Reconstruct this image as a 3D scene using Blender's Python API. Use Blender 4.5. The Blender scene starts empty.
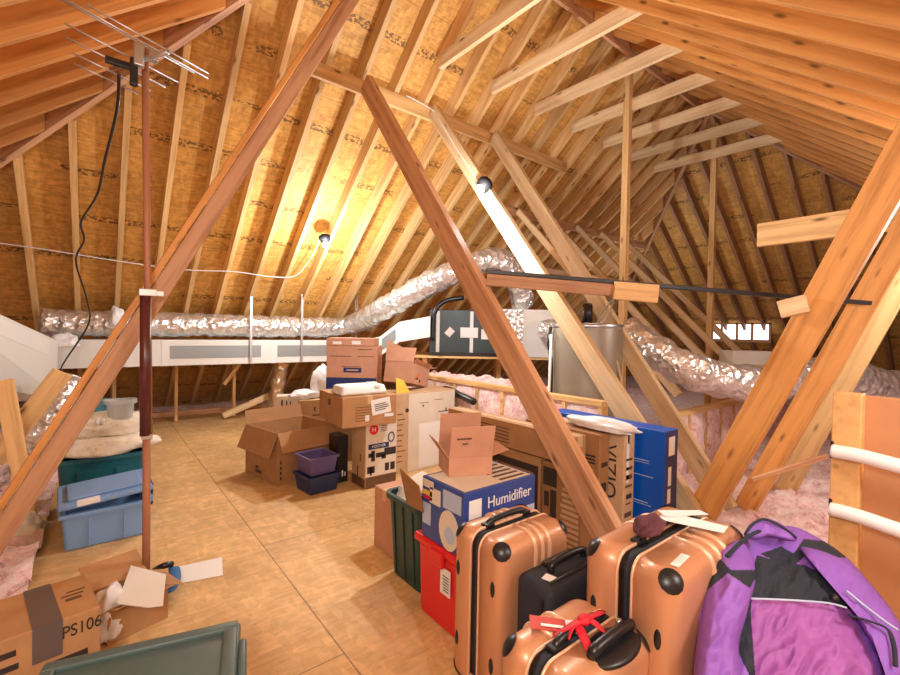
import bpy, bmesh, math, random
from mathutils import Vector, Matrix, noise
random.seed(7)
S = bpy.context.scene
COL = S.collection
PI = math.pi

# ------------------------------------------------------------------ camera, world, lights, exposure
FPX, YAW, PITCH, ROLL, TAN, EYE = 443.4, .67345, .01329, .019545, .807, 1.5
FW = Vector((math.sin(YAW)*math.cos(PITCH), math.cos(YAW)*math.cos(PITCH), -math.sin(PITCH)))
_r = Vector((math.cos(YAW), -math.sin(YAW), 0)); _u = _r.cross(FW)
RT = _r*math.cos(ROLL) + _u*math.sin(ROLL)
UP = -_r*math.sin(ROLL) + _u*math.cos(ROLL)
EYEP = Vector((0, 0, EYE))
cam = bpy.data.objects.new('camera', bpy.data.cameras.new('camera')); COL.objects.link(cam)
cam.data.sensor_width = 36; cam.data.sensor_fit = 'HORIZONTAL'; cam.data.lens = FPX/900*36
cam.data.clip_start = .02
M = Matrix((RT, UP, -FW)).transposed().to_4x4(); M.translation = EYEP
cam.matrix_world = M
S.camera = cam
w = bpy.data.worlds.new('attic_air'); S.world = w; w.use_nodes = True
w.node_tree.nodes['Background'].inputs[0].default_value = (1, .93, .85, 1)
w.node_tree.nodes['Background'].inputs[1].default_value = .25
S.view_settings.view_transform = 'Standard'; S.view_settings.look = 'None'
S.view_settings.gamma = 1; S.view_settings.use_curve_mapping = False
S.view_settings.exposure = 0.82
def lamp(name, loc, watt, col=(.97, .985, 1), rad=.05):
    l = bpy.data.lights.new(name, 'POINT'); l.energy = watt; l.color = col; l.shadow_soft_size = rad
    o = bpy.data.objects.new(name, l); COL.objects.link(o); o.location = loc; return o
lamp('bulb_or_fill_light', (2.46, 5.66, 2.40), 66)
lamp('bulb_or_fill_light', (2.64, 2.94, 2.55), 74)
lamp('bulb_or_fill_light', (-.55, -.35, 2.05), 80, rad=.22)      # unseen fill light added behind the viewer, standing in for slope bulbs
lamp('bulb_or_fill_light', (1.75, -.75, 1.80), 38, rad=.22)  # another unseen fill added behind the viewer, to the right, no fixture
lamp('bulb_or_fill_light', (8.9, 4.7, 2.2), 20, rad=.1)  # fill light added for the far right hip slope, no bulb there
lamp('bulb_or_fill_light', (4.6, -.2, 2.15), 46, rad=.15)  # fill light added to brighten the insulation on the right, no fixture

def ray(x, y): return FW + RT*((x-450)/FPX) - UP*((y-337.5)/FPX)
def P(x, y, d): return EYEP + ray(x, y)*d                       # a point at depth d
def AX(x, y, i, v):                                              # a point on the plane axis i = v
    r = ray(x, y); return EYEP + r*((v-EYEP[i])/r[i])

# ------------------------------------------------------------------ materials
def mat(name, build):
    m = bpy.data.materials.new(name); m.use_nodes = True
    nt = m.node_tree; b = nt.nodes['Principled BSDF']
    build(nt, b); return m
def N(nt, t, **k):
    n = nt.nodes.new(t)
    for a, v in k.items():
        if a.startswith('i_'): n.inputs[int(a[2:])].default_value = v
        else: setattr(n, a, v)
    return n
def ramp(nt, src, stops):
    r = N(nt, 'ShaderNodeValToRGB'); e = r.color_ramp.elements
    while len(e) < len(stops): e.new(.5)
    for i, (p, c) in enumerate(stops):
        e[i].position = p; e[i].color = (*c, 1) if len(c) == 3 else c
    nt.links.new(src, r.inputs[0]); return r.outputs[0]
def coords(nt, scale, kind='Object', rot=(0, 0, 0)):
    tc = N(nt, 'ShaderNodeTexCoord'); mp = N(nt, 'ShaderNodeMapping')
    mp.inputs['Scale'].default_value = scale; mp.inputs['Rotation'].default_value = rot
    nt.links.new(tc.outputs[kind], mp.inputs[0]); return mp.outputs[0]
def mixc(nt, f, a, b, mode='MIX'):
    m = N(nt, 'ShaderNodeMix', data_type='RGBA', blend_type=mode)
    for sock, v in ((m.inputs[0], f), (m.inputs[6], a), (m.inputs[7], b)):
        if hasattr(v, 'links'): nt.links.new(v, sock)
        else: sock.default_value = v if not isinstance(v, tuple) or len(v) == 4 else (*v, 1)
    return m.outputs[2]
def mth(nt, op, a, b=0, c=0):
    m = N(nt, 'ShaderNodeMath', operation=op)
    for i, v in enumerate((a, b, c)):
        if hasattr(v, 'links'): nt.links.new(v, m.inputs[i])
        else: m.inputs[i].default_value = v
    return m.outputs[0]
def noise_t(nt, vec, scale, detail=4, rough=.6):
    n = N(nt, 'ShaderNodeTexNoise'); n.inputs['Scale'].default_value = scale
    n.inputs['Detail'].default_value = detail; n.inputs['Roughness'].default_value = rough
    nt.links.new(vec, n.inputs['Vector']); return n.outputs[0]
def bump(nt, b, h, strength=.3, dist=.02):
    n = N(nt, 'ShaderNodeBump'); n.inputs['Strength'].default_value = strength; n.inputs['Distance'].default_value = dist
    nt.links.new(h, n.inputs['Height']); nt.links.new(n.outputs[0], b.inputs['Normal'])
def vary(nt, col, lo=.8, hi=1.15):
    oi = N(nt, 'ShaderNodeObjectInfo')
    mr = N(nt, 'ShaderNodeMapRange'); nt.links.new(oi.outputs['Random'], mr.inputs[0])
    mr.inputs[3].default_value = lo; mr.inputs[4].default_value = hi
    h = N(nt, 'ShaderNodeHueSaturation'); nt.links.new(mr.outputs[0], h.inputs['Value']); nt.links.new(col, h.inputs['Color'])
    return h.outputs[0]
def wood(name, light, dark, rough=.6):
    def f(nt, b):
        v = coords(nt, (1.2, 22, 22))
        g = noise_t(nt, v, 1.0, 5, .65)
        c = ramp(nt, g, [(.3, dark), (.52, light), (.75, tuple(min(1, x*1.15) for x in light))])
        vo = N(nt, 'ShaderNodeTexVoronoi'); nt.links.new(coords(nt, (2.6, 9, 9)), vo.inputs['Vector']); vo.inputs['Scale'].default_value = 1
        k = ramp(nt, vo.outputs['Distance'], [(.05, (1, 1, 1)), (.16, (0, 0, 0))])
        c = mixc(nt, k, c, tuple(x*.35 for x in dark))
        nt.links.new(vary(nt, c), b.inputs['Base Color']); b.inputs['Roughness'].default_value = rough
        bump(nt, b, g, .15, .004)
    return mat(name, f)
def osb(name, light, dark, stamps=False, seams=False):
    def f(nt, b):
        cols = None
        for i, (sc, rot) in enumerate((((9, 42, 20), .25), ((12, 50, 22), -.4), ((30, 14, 18), .5))):
            vo = N(nt, 'ShaderNodeTexVoronoi'); nt.links.new(coords(nt, sc, rot=(0, 0, rot)), vo.inputs['Vector']); vo.inputs['Scale'].default_value = 1
            s = N(nt, 'ShaderNodeSeparateColor'); nt.links.new(vo.outputs['Color'], s.inputs[0])
            c = ramp(nt, s.outputs[0], [(.0, dark), (.35, tuple((a+d)/2 for a, d in zip(light, dark))), (.7, light), (1, tuple(min(1, a*1.25) for a in light))])
            cols = c if cols is None else mixc(nt, .42, cols, c)
        big = noise_t(nt, coords(nt, (1, 1, 1)), 1.3, 3)
        cols = mixc(nt, 1.0, cols, ramp(nt, big, [(.3, (.8, .76, .72)), (.7, (1.08, 1.04, 1))]), 'MULTIPLY')
        if stamps or seams:
            tc = N(nt, 'ShaderNodeTexCoord'); sp = N(nt, 'ShaderNodeSeparateXYZ'); nt.links.new(tc.outputs['Object'], sp.inputs[0])
            x, y = sp.outputs[0], sp.outputs[1]
        if stamps:
            ym = mth(nt, 'MODULO', mth(nt, 'ADD', y, 20.0), .61)
            band = mth(nt, 'MULTIPLY', mth(nt, 'GREATER_THAN', ym, .2), mth(nt, 'LESS_THAN', ym, .285))
            run = mth(nt, 'GREATER_THAN', noise_t(nt, coords(nt, (1.1, 1.64, 0)), 1.0, 1), .47)
            g = mth(nt, 'GREATER_THAN', noise_t(nt, coords(nt, (24, 30, 0)), 1.0, 2), .5)
            mk = mth(nt, 'MULTIPLY', mth(nt, 'MULTIPLY', band, run), g)
            cols = mixc(nt, mth(nt, 'MULTIPLY', mk, .72), cols, (.05, .022, .012, 1))
            sm = mth(nt, 'LESS_THAN', mth(nt, 'MODULO', mth(nt, 'ADD', y, 20.0), 1.22), .006)
            cols = mixc(nt, mth(nt, 'MULTIPLY', sm, .6), cols, (.12, .06, .03, 1))
        if seams:
            xs = mth(nt, 'SUBTRACT', x, .905-12.2)
            sx = mth(nt, 'LESS_THAN', mth(nt, 'MODULO', xs, 1.22), .007)
            strip = mth(nt, 'MODULO', mth(nt, 'FLOOR', mth(nt, 'DIVIDE', xs, 1.22)), 2)
            yy = mth(nt, 'ADD', mth(nt, 'SUBTRACT', y, 3.15-25.5), mth(nt, 'MULTIPLY', strip, 1.275))
            sy = mth(nt, 'LESS_THAN', mth(nt, 'MODULO', yy, 2.55), .006)
            cols = mixc(nt, mth(nt, 'MULTIPLY', mth(nt, 'MAXIMUM', sx, sy), .7), cols, (.13, .06, .025, 1))
            vo = N(nt, 'ShaderNodeTexVoronoi'); nt.links.new(coords(nt, (5.5, 5.5, 0)), vo.inputs['Vector']); vo.inputs['Scale'].default_value = 1
            nail = mth(nt, 'LESS_THAN', vo.outputs['Distance'], .045)
            cols = mixc(nt, mth(nt, 'MULTIPLY', nail, .6), cols, (.12, .06, .03, 1))
            sc = noise_t(nt, coords(nt, (.8, .8, 0)), 1.0, 6, .7)
            cols = mixc(nt, 1.0, cols, ramp(nt, sc, [(.35, (.86, .8, .76)), (.55, (1, 1, 1))]), 'MULTIPLY')
        nt.links.new(cols, b.inputs['Base Color']); b.inputs['Roughness'].default_value = .62
        bump(nt, b, noise_t(nt, coords(nt, (20, 40, 20)), 1.0, 4), .12, .004)
    return mat(name, f)
def flat(name, c, rough=.5, metal=0, nz=0, coat=0, emit=0, alpha=1, bmp=0, bs=30, spec=None):
    def f(nt, b):
        if nz:
            n = noise_t(nt, coords(nt, (1, 1, 1)), 9, 5)
            k = ramp(nt, n, [(.3, tuple(x*(1-nz) for x in c)), (.7, tuple(min(1, x*(1+nz*.6)) for x in c))])
            nt.links.new(k, b.inputs['Base Color'])
        else: b.inputs['Base Color'].default_value = (*c, 1)
        b.inputs['Roughness'].default_value = rough; b.inputs['Metallic'].default_value = metal
        if coat: b.inputs['Coat Weight'].default_value = coat; b.inputs['Coat Roughness'].default_value = .15
        if spec is not None: b.inputs['Specular IOR Level'].default_value = spec
        if emit: b.inputs['Emission Color'].default_value = (*c, 1); b.inputs['Emission Strength'].default_value = emit
        if alpha < 1: b.inputs['Alpha'].default_value = alpha
        if bmp: bump(nt, b, noise_t(nt, coords(nt, (1, 1, 1)), bs, 4), bmp, .02)
    return mat(name, f)
def foil_m(name, c, bs=26, st=.9):
    def f(nt, b):
        v = N(nt, 'ShaderNodeTexVoronoi'); v.feature = 'F1'; v.inputs['Scale'].default_value = bs; nt.links.new(coords(nt, (1, 1, 1)), v.inputs['Vector'])
        n = noise_t(nt, coords(nt, (1, 1, 1)), bs*.5, 4)
        h = mth(nt, 'ADD', v.outputs['Distance'], n)
        bump(nt, b, h, st, .03)
        nt.links.new(ramp(nt, n, [(.3, tuple(x*.8 for x in c)), (.7, c)]), b.inputs['Base Color'])
        b.inputs['Metallic'].default_value = .75; b.inputs['Roughness'].default_value = .3
    return mat(name, f)
def pinkfluff(name, a, bcol, c):
    def f(nt, b):
        n = noise_t(nt, coords(nt, (1, 1, 1)), 9, 8, .75)
        n2 = noise_t(nt, coords(nt, (1, 1, 1)), 30, 6, .8)
        k = ramp(nt, mth(nt, 'ADD', mth(nt, 'MULTIPLY', n, .6), mth(nt, 'MULTIPLY', n2, .4)), [(.37, a), (.47, bcol), (.6, c)])
        nt.links.new(k, b.inputs['Base Color']); b.inputs['Roughness'].default_value = .95
        b.inputs['Sheen Weight'].default_value = .3
        bump(nt, b, mth(nt, 'ADD', n, n2), .5, .03)
    return mat(name, f)

PINE = wood('pine', (.76, .49, .21), (.52, .28, .095))
PALE = wood('pale_pine', (.82, .61, .35), (.64, .41, .20))
FIR = wood('orange_fir', (.70, .325, .09), (.45, .18, .04))
SHADEFIR = wood('shaded_fir', (.36, .19, .09), (.20, .09, .04))  # darker fir: the shade on the backlit far right rafters, put into the colour
ROSE = wood('reddish_fir', (.62, .34, .18), (.38, .17, .075))
OSBW = osb('osb_sheathing', (.76, .44, .12), (.50, .25, .055), stamps=True)
OSBF = osb('osb_deck', (.79, .55, .265), (.66, .43, .185), seams=True)
PINK = pinkfluff('pink_fibre', (.40, .13, .13), (.86, .56, .54), (.97, .85, .83))
CREAM = pinkfluff('cream_fibre', (.55, .42, .26), (.90, .80, .62), (.96, .92, .82))
CARD = flat('cardboard', (.46, .245, .105), .8, nz=.12)
CARDP = flat('pale_cardboard', (.60, .39, .22), .8, nz=.1)
CARDR = flat('rosy_cardboard', (.58, .30, .19), .8, nz=.1)
CARDB = flat('dark_cardboard', (.35, .17, .065), .8, nz=.14)
CARDW = flat('white_printed_card', (.74, .66, .55), .6, nz=.06)
INK = flat('dark_ink', (.035, .022, .018), .7)
INKB = flat('brown_ink', (.13, .065, .03), .8)
TAPE = flat('grey_tape', (.13, .095, .085), .45)
CTAPE = flat('parcel_tape', (.62, .42, .24), .3)
FOAM = flat('cream_foam', (.86, .83, .72), .7)
WHITE = flat('white_paper', (.86, .85, .83), .6)
WPL = flat('white_plastic', (.82, .82, .80), .4)
FILM = flat('thin_plastic_film', (.85, .86, .88), .25, bmp=.5, bs=14)
COPPER = flat('copper_shell', (.60, .29, .15), .42, metal=.25, coat=.2)
COPPERL = flat('copper_edge', (.82, .50, .32), .35, metal=.25, coat=.2)
BLACK = flat('black_plastic', (.012, .012, .014), .35)
BLACKF = flat('black_nylon', (.018, .021, .032), .75, bmp=.2, bs=120)
NAVYF = flat('charcoal_cloth', (.02, .026, .04), .85, bmp=.3, bs=60)
RED = flat('red_plastic', (.72, .02, .025), .35)
REDF = flat('red_ribbon', (.60, .012, .03), .6)
BLUET = flat('blue_tote', (.20, .37, .68), .4)
TEAL = flat('teal_bin', (.008, .115, .155), .38)
GREENB = flat('dark_green_bin', (.010, .050, .052), .35)
SLATE = flat('slate_green_lid', (.085, .135, .135), .42, nz=.1)
LAV = flat('lavender_crate', (.13, .10, .30), .5)
NAVY = flat('navy_crate', (.018, .035, .13), .45)
BLUEC = flat('blue_carton', (.0, .085, .50), .35)
NAVYC = flat('navy_print', (.015, .03, .14), .5)
HBLUE = flat('humidifier_blue', (.03, .07, .30), .35)
HLIGHT = flat('humidifier_pale', (.45, .55, .74), .35)
PURPLE = flat('purple_shell_cloth', (.27, .11, .52), .62, nz=.1, bmp=.25, bs=18)
MAGENTA = flat('magenta_shell_cloth', (.34, .10, .39), .62, nz=.1, bmp=.25, bs=14)
FOIL = foil_m('crinkled_foil', (.88, .88, .87), 16, .7)
FOILB = foil_m('brown_foil', (.70, .52, .34), 12, .6)
WDUCT = flat('white_duct_board', (.80, .80, .76), .5)
GDUCT = flat('grey_register', (.33, .35, .35), .45, metal=.3)
STEEL = flat('galvanised_steel', (.55, .56, .56), .35, metal=.9)
DSTEEL = flat('dark_steel', (.03, .03, .034), .4, metal=.3)
HEAT = flat('heater_jacket', (.30, .255, .19), .42, metal=.3)
UNIT = flat('air_handler_grey', (.035, .06, .068), .4)
MAST = flat('mast_wood', (.40, .17, .09), .5)
DPIPE = flat('maroon_pipe', (.10, .022, .022), .3)
PORC = flat('dark_porcelain', (.016, .016, .02), .6, spec=.2)
GLOW = flat('bulb_glass', (1, .95, .85), .3, emit=45)
DAY = flat('daylight_gap', (.85, .92, 1), .5, emit=1.1)
CLEAR = flat('cloudy_clear_plastic', (.62, .68, .70), .2, alpha=.55)
LBLUE = flat('pale_blue_tub', (.09, .30, .40), .45)
YELLOW = flat('yellow_paper', (.80, .55, .06), .6)
MDF = flat('tan_board', (.52, .235, .10), .7, nz=.06)
BLONDE = wood('blonde_post', (.70, .40, .15), (.60, .31, .10))

# ------------------------------------------------------------------ mesh helpers
def bm_new(): return bmesh.new()
def link(name, bm, m, parent=None, smooth=False, loc=None, mats=None, matrix=None):
    me = bpy.data.meshes.new(name); bm.normal_update(); bm.to_mesh(me); bm.free()
    for x in (mats or [m]): me.materials.append(x)
    if smooth:
        for p in me.polygons: p.use_smooth = True
    o = bpy.data.objects.new(name, me); COL.objects.link(o)
    if parent: o.parent = parent
    if loc is not None: o.location = loc
    if matrix is not None: o.matrix_world = matrix
    return o
def tag(o, label=None, cat=None, group=None, kind=None):
    if label: o['label'] = label
    if cat: o['category'] = cat
    if group: o['group'] = group
    if kind: o['kind'] = kind
    return o
def thing(name, label, cat, loc, rz=0, group=None, rot=None):
    o = bpy.data.objects.new(name, None); COL.objects.link(o); o.empty_display_size = .1
    o.location = loc; o.rotation_euler = rot or (0, 0, rz)
    return tag(o, label, cat, group)
def box(bm, lo, hi, mi=0, bev=0, seg=2):
    lo, hi = Vector(lo), Vector(hi); c = (lo+hi)/2; d = hi-lo
    r = bmesh.ops.create_cube(bm, size=1, matrix=Matrix.Translation(c) @ Matrix.Diagonal((*d, 1)))
    fs = list({f for v in r['verts'] for f in v.link_faces})
    for f in fs: f.material_index = mi
    if bev:
        es = list({e for v in r['verts'] for e in v.link_edges})
        rr = bmesh.ops.bevel(bm, geom=es, offset=bev, segments=seg, affect='EDGES', profile=.5)
        for f in rr['faces']: f.material_index = mi
def quadbox(bm, v8):
    vs = [bm.verts.new(v) for v in v8]
    for f in ((0, 3, 2, 1), (4, 5, 6, 7), (0, 1, 5, 4), (1, 2, 6, 5), (2, 3, 7, 6), (3, 0, 4, 7)): bm.faces.new([vs[i] for i in f])
def plate(bm, a, b, c, d, t):
    """a quad a-b-c-d given thickness t along its normal"""
    a, b, c, d = map(Vector, (a, b, c, d)); n = (b-a).cross(d-a).normalized()*t
    quadbox(bm, [a, b, c, d, a+n, b+n, c+n, d+n])
def cyl(bm, p0, p1, r0, r1=None, n=16):
    p0, p1 = Vector(p0), Vector(p1); d = p1-p0
    q = d.to_track_quat('Z', 'Y').to_matrix().to_4x4(); q.translation = (p0+p1)/2
    bmesh.ops.create_cone(bm, cap_ends=True, segments=n, radius1=r0, radius2=r0 if r1 is None else r1, depth=d.length, matrix=q)
def ball(bm, c, r, sx=1, sy=1, sz=1, u=16, v=10, rot=None):
    m = Matrix.Translation(c) @ (rot or Matrix.Identity(4)) @ Matrix.Diagonal((sx, sy, sz, 1))
    bmesh.ops.create_uvsphere(bm, u_segments=u, v_segments=v, radius=r, matrix=m)
def smooth_path(pts, k=6):
    pts = [Vector(p) for p in pts]; out = []
    for i in range(len(pts)-1):
        p0 = pts[max(i-1, 0)]; p1 = pts[i]; p2 = pts[i+1]; p3 = pts[min(i+2, len(pts)-1)]
        for j in range(k):
            t = j/k
            out.append(.5*((2*p1)+(p2-p0)*t+(2*p0-5*p1+4*p2-p3)*t*t+(-p0+3*p1-3*p2+p3)*t**3))
    out.append(pts[-1]); return out
def tube(bm, path, r, n=10, rf=None, flat_=1.0, nrm=None, cap=True):
    path = [Vector(p) for p in path]; prev = None; rings = []
    up = Vector(nrm) if nrm else Vector((0.13, .21, 1))
    for i, p in enumerate(path):
        d = (path[min(i+1, len(path)-1)]-path[max(i-1, 0)]).normalized()
        x = d.cross(up)
        if x.length < .05: x = d.cross(Vector((1, .3, 0)))
        x.normalize(); y = x.cross(d).normalized()
        rr = rf(i/(len(path)-1), i) if rf else r
        rings.append([bm.verts.new(p + x*math.cos(2*PI*k/n)*rr + y*math.sin(2*PI*k/n)*rr*flat_) for k in range(n)])
    for a, b in zip(rings, rings[1:]):
        for k in range(n): bm.faces.new((a[k], a[(k+1) % n], b[(k+1) % n], b[k]))
    if cap: bm.faces.new(rings[0][::-1]); bm.faces.new(rings[-1])
def lathe(bm, prof, n=24):
    rings = [[bm.verts.new((r*math.cos(2*PI*k/n), r*math.sin(2*PI*k/n), z)) for k in range(n)] for r, z in prof]
    for a, b in zip(rings, rings[1:]):
        for k in range(n): bm.faces.new((a[k], a[(k+1) % n], b[(k+1) % n], b[k]))
    bm.faces.new(rings[0][::-1]); bm.faces.new(rings[-1])
def crumple(name, m, loc, sx, sy, sz, seed, label=None, cat=None, parent=None, amp=.35, fr=3.0, sub=4):
    bm = bm_new(); bmesh.ops.create_icosphere(bm, subdivisions=sub, radius=1)
    for v in bm.verts:
        n = noise.noise(v.co*fr*.5+Vector((seed, 0, 0))) + .6*abs(noise.noise(v.co*fr+Vector((0, seed, 0)))) - .3*abs(noise.noise(v.co*fr*2.2+Vector((0, 0, seed))))
        c = v.co*(1+amp*n)
        if c.z < -.55: c.z = -.55
        v.co = Vector((c.x*sx, c.y*sy, (c.z+.55)*sz))
    o = link(name, bm, m, parent, True, loc)
    if label: tag(o, label, cat)
    return o
def text(s, size, m, parent, loc, rot, name='printed_lettering', ext=.0006, sx=1, align='CENTER'):
    cu = bpy.data.curves.new(name, 'FONT'); cu.body = s; cu.size = size; cu.extrude = ext; cu.align_x = align; cu.align_y = 'CENTER'
    t = bpy.data.objects.new('tmp', cu); COL.objects.link(t)
    dg = bpy.context.evaluated_depsgraph_get()
    me = bpy.data.meshes.new_from_object(t.evaluated_get(dg)); bpy.data.objects.remove(t)
    me.materials.clear(); me.materials.append(m)
    o = bpy.data.objects.new(name, me); COL.objects.link(o); o.parent = parent
    o.location = loc; o.rotation_euler = rot; o.scale = (sx, 1, 1); return o
NEGY = (PI/2, 0, 0)            # lettering that faces -Y
NEGX = (PI/2, 0, -PI/2)        # lettering that faces -X

def orient(p0, p1, wdir):
    x = (p1-p0).normalized(); y = (Vector(wdir)-x*Vector(wdir).dot(x)).normalized(); z = x.cross(y)
    m = Matrix((x, y, z)).transposed().to_4x4(); m.translation = p0; return m
def member(name, p0, p1, w, h, m, label, cat, wdir=(1, 0, 0), group=None, bev=.003, parent=None):
    """a straight length of timber: w across wdir, h the other way; local x runs along the grain"""
    p0, p1 = Vector(p0), Vector(p1); L = (p1-p0).length
    bm = bm_new(); box(bm, (0, -w/2, -h/2), (L, w/2, h/2), bev=bev, seg=1)
    o = link(name, bm, m, matrix=orient(p0, p1, wdir))
    return tag(o, label, cat, group)
def plumb(name, p0, p1, w, hv, wd, m, label, cat, group=None):
    """a sloping rafter with plumb-cut ends; p0, p1 on its lower edge"""
    p0, p1 = Vector(p0), Vector(p1); wd = Vector(wd)*w/2; h = Vector((0, 0, hv))
    mw = orient(p0, p1, wd); inv = mw.inverted()
    bm = bm_new(); quadbox(bm, [inv @ v for v in (p0-wd, p1-wd, p1+wd, p0+wd, p0-wd+h, p1-wd+h, p1+wd+h, p0+wd+h)])
    bmesh.ops.recalc_face_normals(bm, faces=bm.faces)
    return tag(link(name, bm, m, matrix=mw), label, cat, group)
ORD = ('first second third fourth fifth sixth seventh eighth ninth tenth eleventh twelfth thirteenth fourteenth fifteenth sixteenth seventeenth '
       'eighteenth nineteenth twentieth').split()
ORD += ['twenty-'+s for s in ORD[:9]] + ['thirtieth'] + ['thirty-'+s for s in ORD[:9]] + ['fortieth']
# ------------------------------------------------------------------ roof shell, deck, insulation
CA, CB, CC, CD, RY, RZ, X0, X1, HV = 7.75, 2.69, 3.57, 11.56, 3.13, 5.22, 2.04, 7.86, .236
HS = HV+.004
ez = -.2
YA, YB, XC, XD = (CA+HS-ez)/TAN, (ez-CB-HS)/TAN, (ez-CC-HS)/TAN, (CD+HS-ez)/TAN
AP = RZ+HS+.01
def slope(pts, label):
    pts = [Vector(p) for p in pts]; x = (pts[1]-pts[0]).normalized(); n = x.cross(pts[2]-pts[1]).normalized(); y = n.cross(x)
    mw = Matrix((x, y, n)).transposed().to_4x4(); mw.translation = pts[0]; inv = mw.inverted()
    bm = bm_new(); k = len(pts); q = [inv @ p for p in pts]; up = -1 if (mw.to_3x3() @ Vector((0, 0, 1))).z < 0 else 1
    a = [bm.verts.new(v) for v in q]; b = [bm.verts.new(v+Vector((0, 0, .014*up))) for v in q]
    bm.faces.new(a); bm.faces.new(b[::-1])
    for i in range(k): bm.faces.new((a[i], b[i], b[(i+1) % k], a[(i+1) % k]))
    bmesh.ops.recalc_face_normals(bm, faces=bm.faces)
    return tag(link('ceiling', bm, OSBW, matrix=mw), label, None, None, 'structure')
slope([(XD, YA, ez), (XC, YA, ez), (X0, RY, AP), (X1, RY, AP)], 'oriented strand board sheathing of the far roof slope')
slope([(XC, YB, ez), (XD, YB, ez), (X1, RY, AP), (X0, RY, AP)], 'oriented strand board sheathing of the near roof slope overhead')
slope([(XC, YA, ez), (XC, YB, ez), (X0, RY, AP)], 'oriented strand board sheathing of the left hip slope')
slope([(XD, YB, ez), (XD, YA, ez), (X1, RY, AP)], 'oriented strand board sheathing of the dark far right hip slope')
DX0, DX1, DY0, DY1 = -.34, 3.33, -3.2, 8.75
bm = bm_new(); box(bm, (DX0, DY0, -.02), (DX1, DY1, 0))
tag(link('floor', bm, OSBF), 'tan strand board attic deck with seams between its sheets', None, None, 'structure')
bm = bm_new(); box(bm, (XC+.1, YB+.1, -.30), (XD-.1, YA-.1, -.26))
tag(link('floor', bm, PINK), 'attic subfloor under the pink insulation', None, None, 'structure')
bm = bm_new()
def field(x0, x1, y0, y1, st, amp, base):
    nx, ny = max(2, int((x1-x0)/st)), max(2, int((y1-y0)/st)); g = []
    for j in range(ny+1):
        row = []
        for i in range(nx+1):
            x, y = x0+(x1-x0)*i/nx, y0+(y1-y0)*j/ny
            p = Vector((x, y, 0))
            z = base + amp*(noise.noise(p*2.3)*.6 + noise.noise(p*6)*.5 + noise.noise(p*15)*.5)
            z = min(z, CA-TAN*y-.02, CC+TAN*x-.02+.2*0, CB+TAN*y-.02, CD-TAN*x-.02)
            row.append(bm.verts.new((x, y, max(z, ez-.05))))
        g.append(row)
    for j in range(ny):
        for i in range(nx): bm.faces.new((g[j][i], g[j][i+1], g[j+1][i+1], g[j+1][i]))
field(-2.2, DX0+.07, .6, 8.7, .04, .11, .09)
field(-4.7, -2.2, .6, 9.6, .2, .10, .03); field(-4.7, DX0-.005, -3.6, .6, .25, .1, .03)
field(DX1-.05, 6.6, -.8, 2.05, .04, .11, .09)
field(6.6, 14.6, -3.6, 9.6, .2, .11, .1); field(DX1+.01, 6.6, -3.6, -.8, .2, .11, .04); field(DX1+.01, 6.6, 2.05, 9.6, .12, .1, .03)
field(DX0, DX1, DY1+.01, 9.75, .07, .08, .04)
tag(link('pink_insulation', bm, PINK, None, True), 'loose pink fibreglass insulation lying around the attic deck', 'insulation', None, 'stuff')

# ------------------------------------------------------------------ roof framing
RW = .055
k = 0
for i in range(-3, 30):
    x = -.19+.406*i
    yt = 5.18-x if x < X0 else (RY+.03 if x <= X1 else RY+(x-X1))
    if x < X0 or x > X1: yt += .06
    plumb('rafter', (x, 9.72, CA-TAN*9.72), (x, yt, CA-TAN*yt), RW, HV, (1, 0, 0), PINE,
          f'pine rafter on the far roof slope, {ORD[k]} from its left end', 'rafter', 'rafters of the far roof slope'); k += 1
k = 0
for i in range(-5, 20):
    x = 2.95+.406*i
    yt = (x-X0)+RY if x < X0 else (RY-.03 if x <= X1 else RY-(x-X1))
    if x < X0 or x > X1: yt -= .06
    plumb('rafter', (x, -3.5, CB-TAN*3.5), (x, yt, CB+TAN*yt), RW, HV, (1, 0, 0), FIR,
          f'orange fir rafter overhead on the near slope, {ORD[k]} from its left end', 'rafter', 'rafters of the near roof slope'); k += 1
k = 0
for i in range(-11, 6):
    y = 3.86-.41*i
    xt = 5.18-y if y > RY else X0-(RY-y)
    xt -= .06
    plumb('rafter', (-4.6, y, CC-TAN*4.6), (xt, y, CC+TAN*xt), RW, HV, (0, 1, 0), FIR,
          f'orange rafter on the left hip slope, {ORD[k]} from the far eave', 'rafter', 'rafters of the left hip slope'); k += 1
k = 0
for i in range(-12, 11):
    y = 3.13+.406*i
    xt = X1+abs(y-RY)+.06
    plumb('rafter', (14.4, y, CD-TAN*14.4), (xt, y, CD-TAN*xt), RW, HV, (0, 1, 0), SHADEFIR,
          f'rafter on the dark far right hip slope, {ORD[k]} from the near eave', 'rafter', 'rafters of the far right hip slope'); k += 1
bm = bm_new(); box(bm, (0, -.019, -.1), (X1-X0-.06, .019, .205))
tag(link('ridge_board', bm, ROSE, loc=(X0+.03, RY, RZ)), 'dark ridge board along the top of the roof', 'ridge board')
for p1, p0, lab in (((X0, RY), (-4.7, 9.87), 'long dark hip beam between the left hip slope and the far slope'),
                    ((X1, RY), (14.3, 9.57), 'dark hip beam between the far slope and the far right hip slope'),
                    ((X1, RY), (14.3, -3.31), 'dark hip beam between the near slope and the far right hip slope'),
                    ((X0, RY), (-4.4, -3.31), 'hip beam between the left hip slope and the near slope')):
    z0 = RZ-TAN*abs(p0[0]-p1[0]); d = Vector((p1[0]-p0[0], p1[1]-p0[1], 0)); wd = Vector((-d.y, d.x, 0)).normalized()
    plumb('hip_rafter', (p0[0], p0[1], z0-.03), (p1[0], p1[1], RZ-.03), .06, HV+.02, wd, ROSE, lab, 'hip beam')
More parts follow.
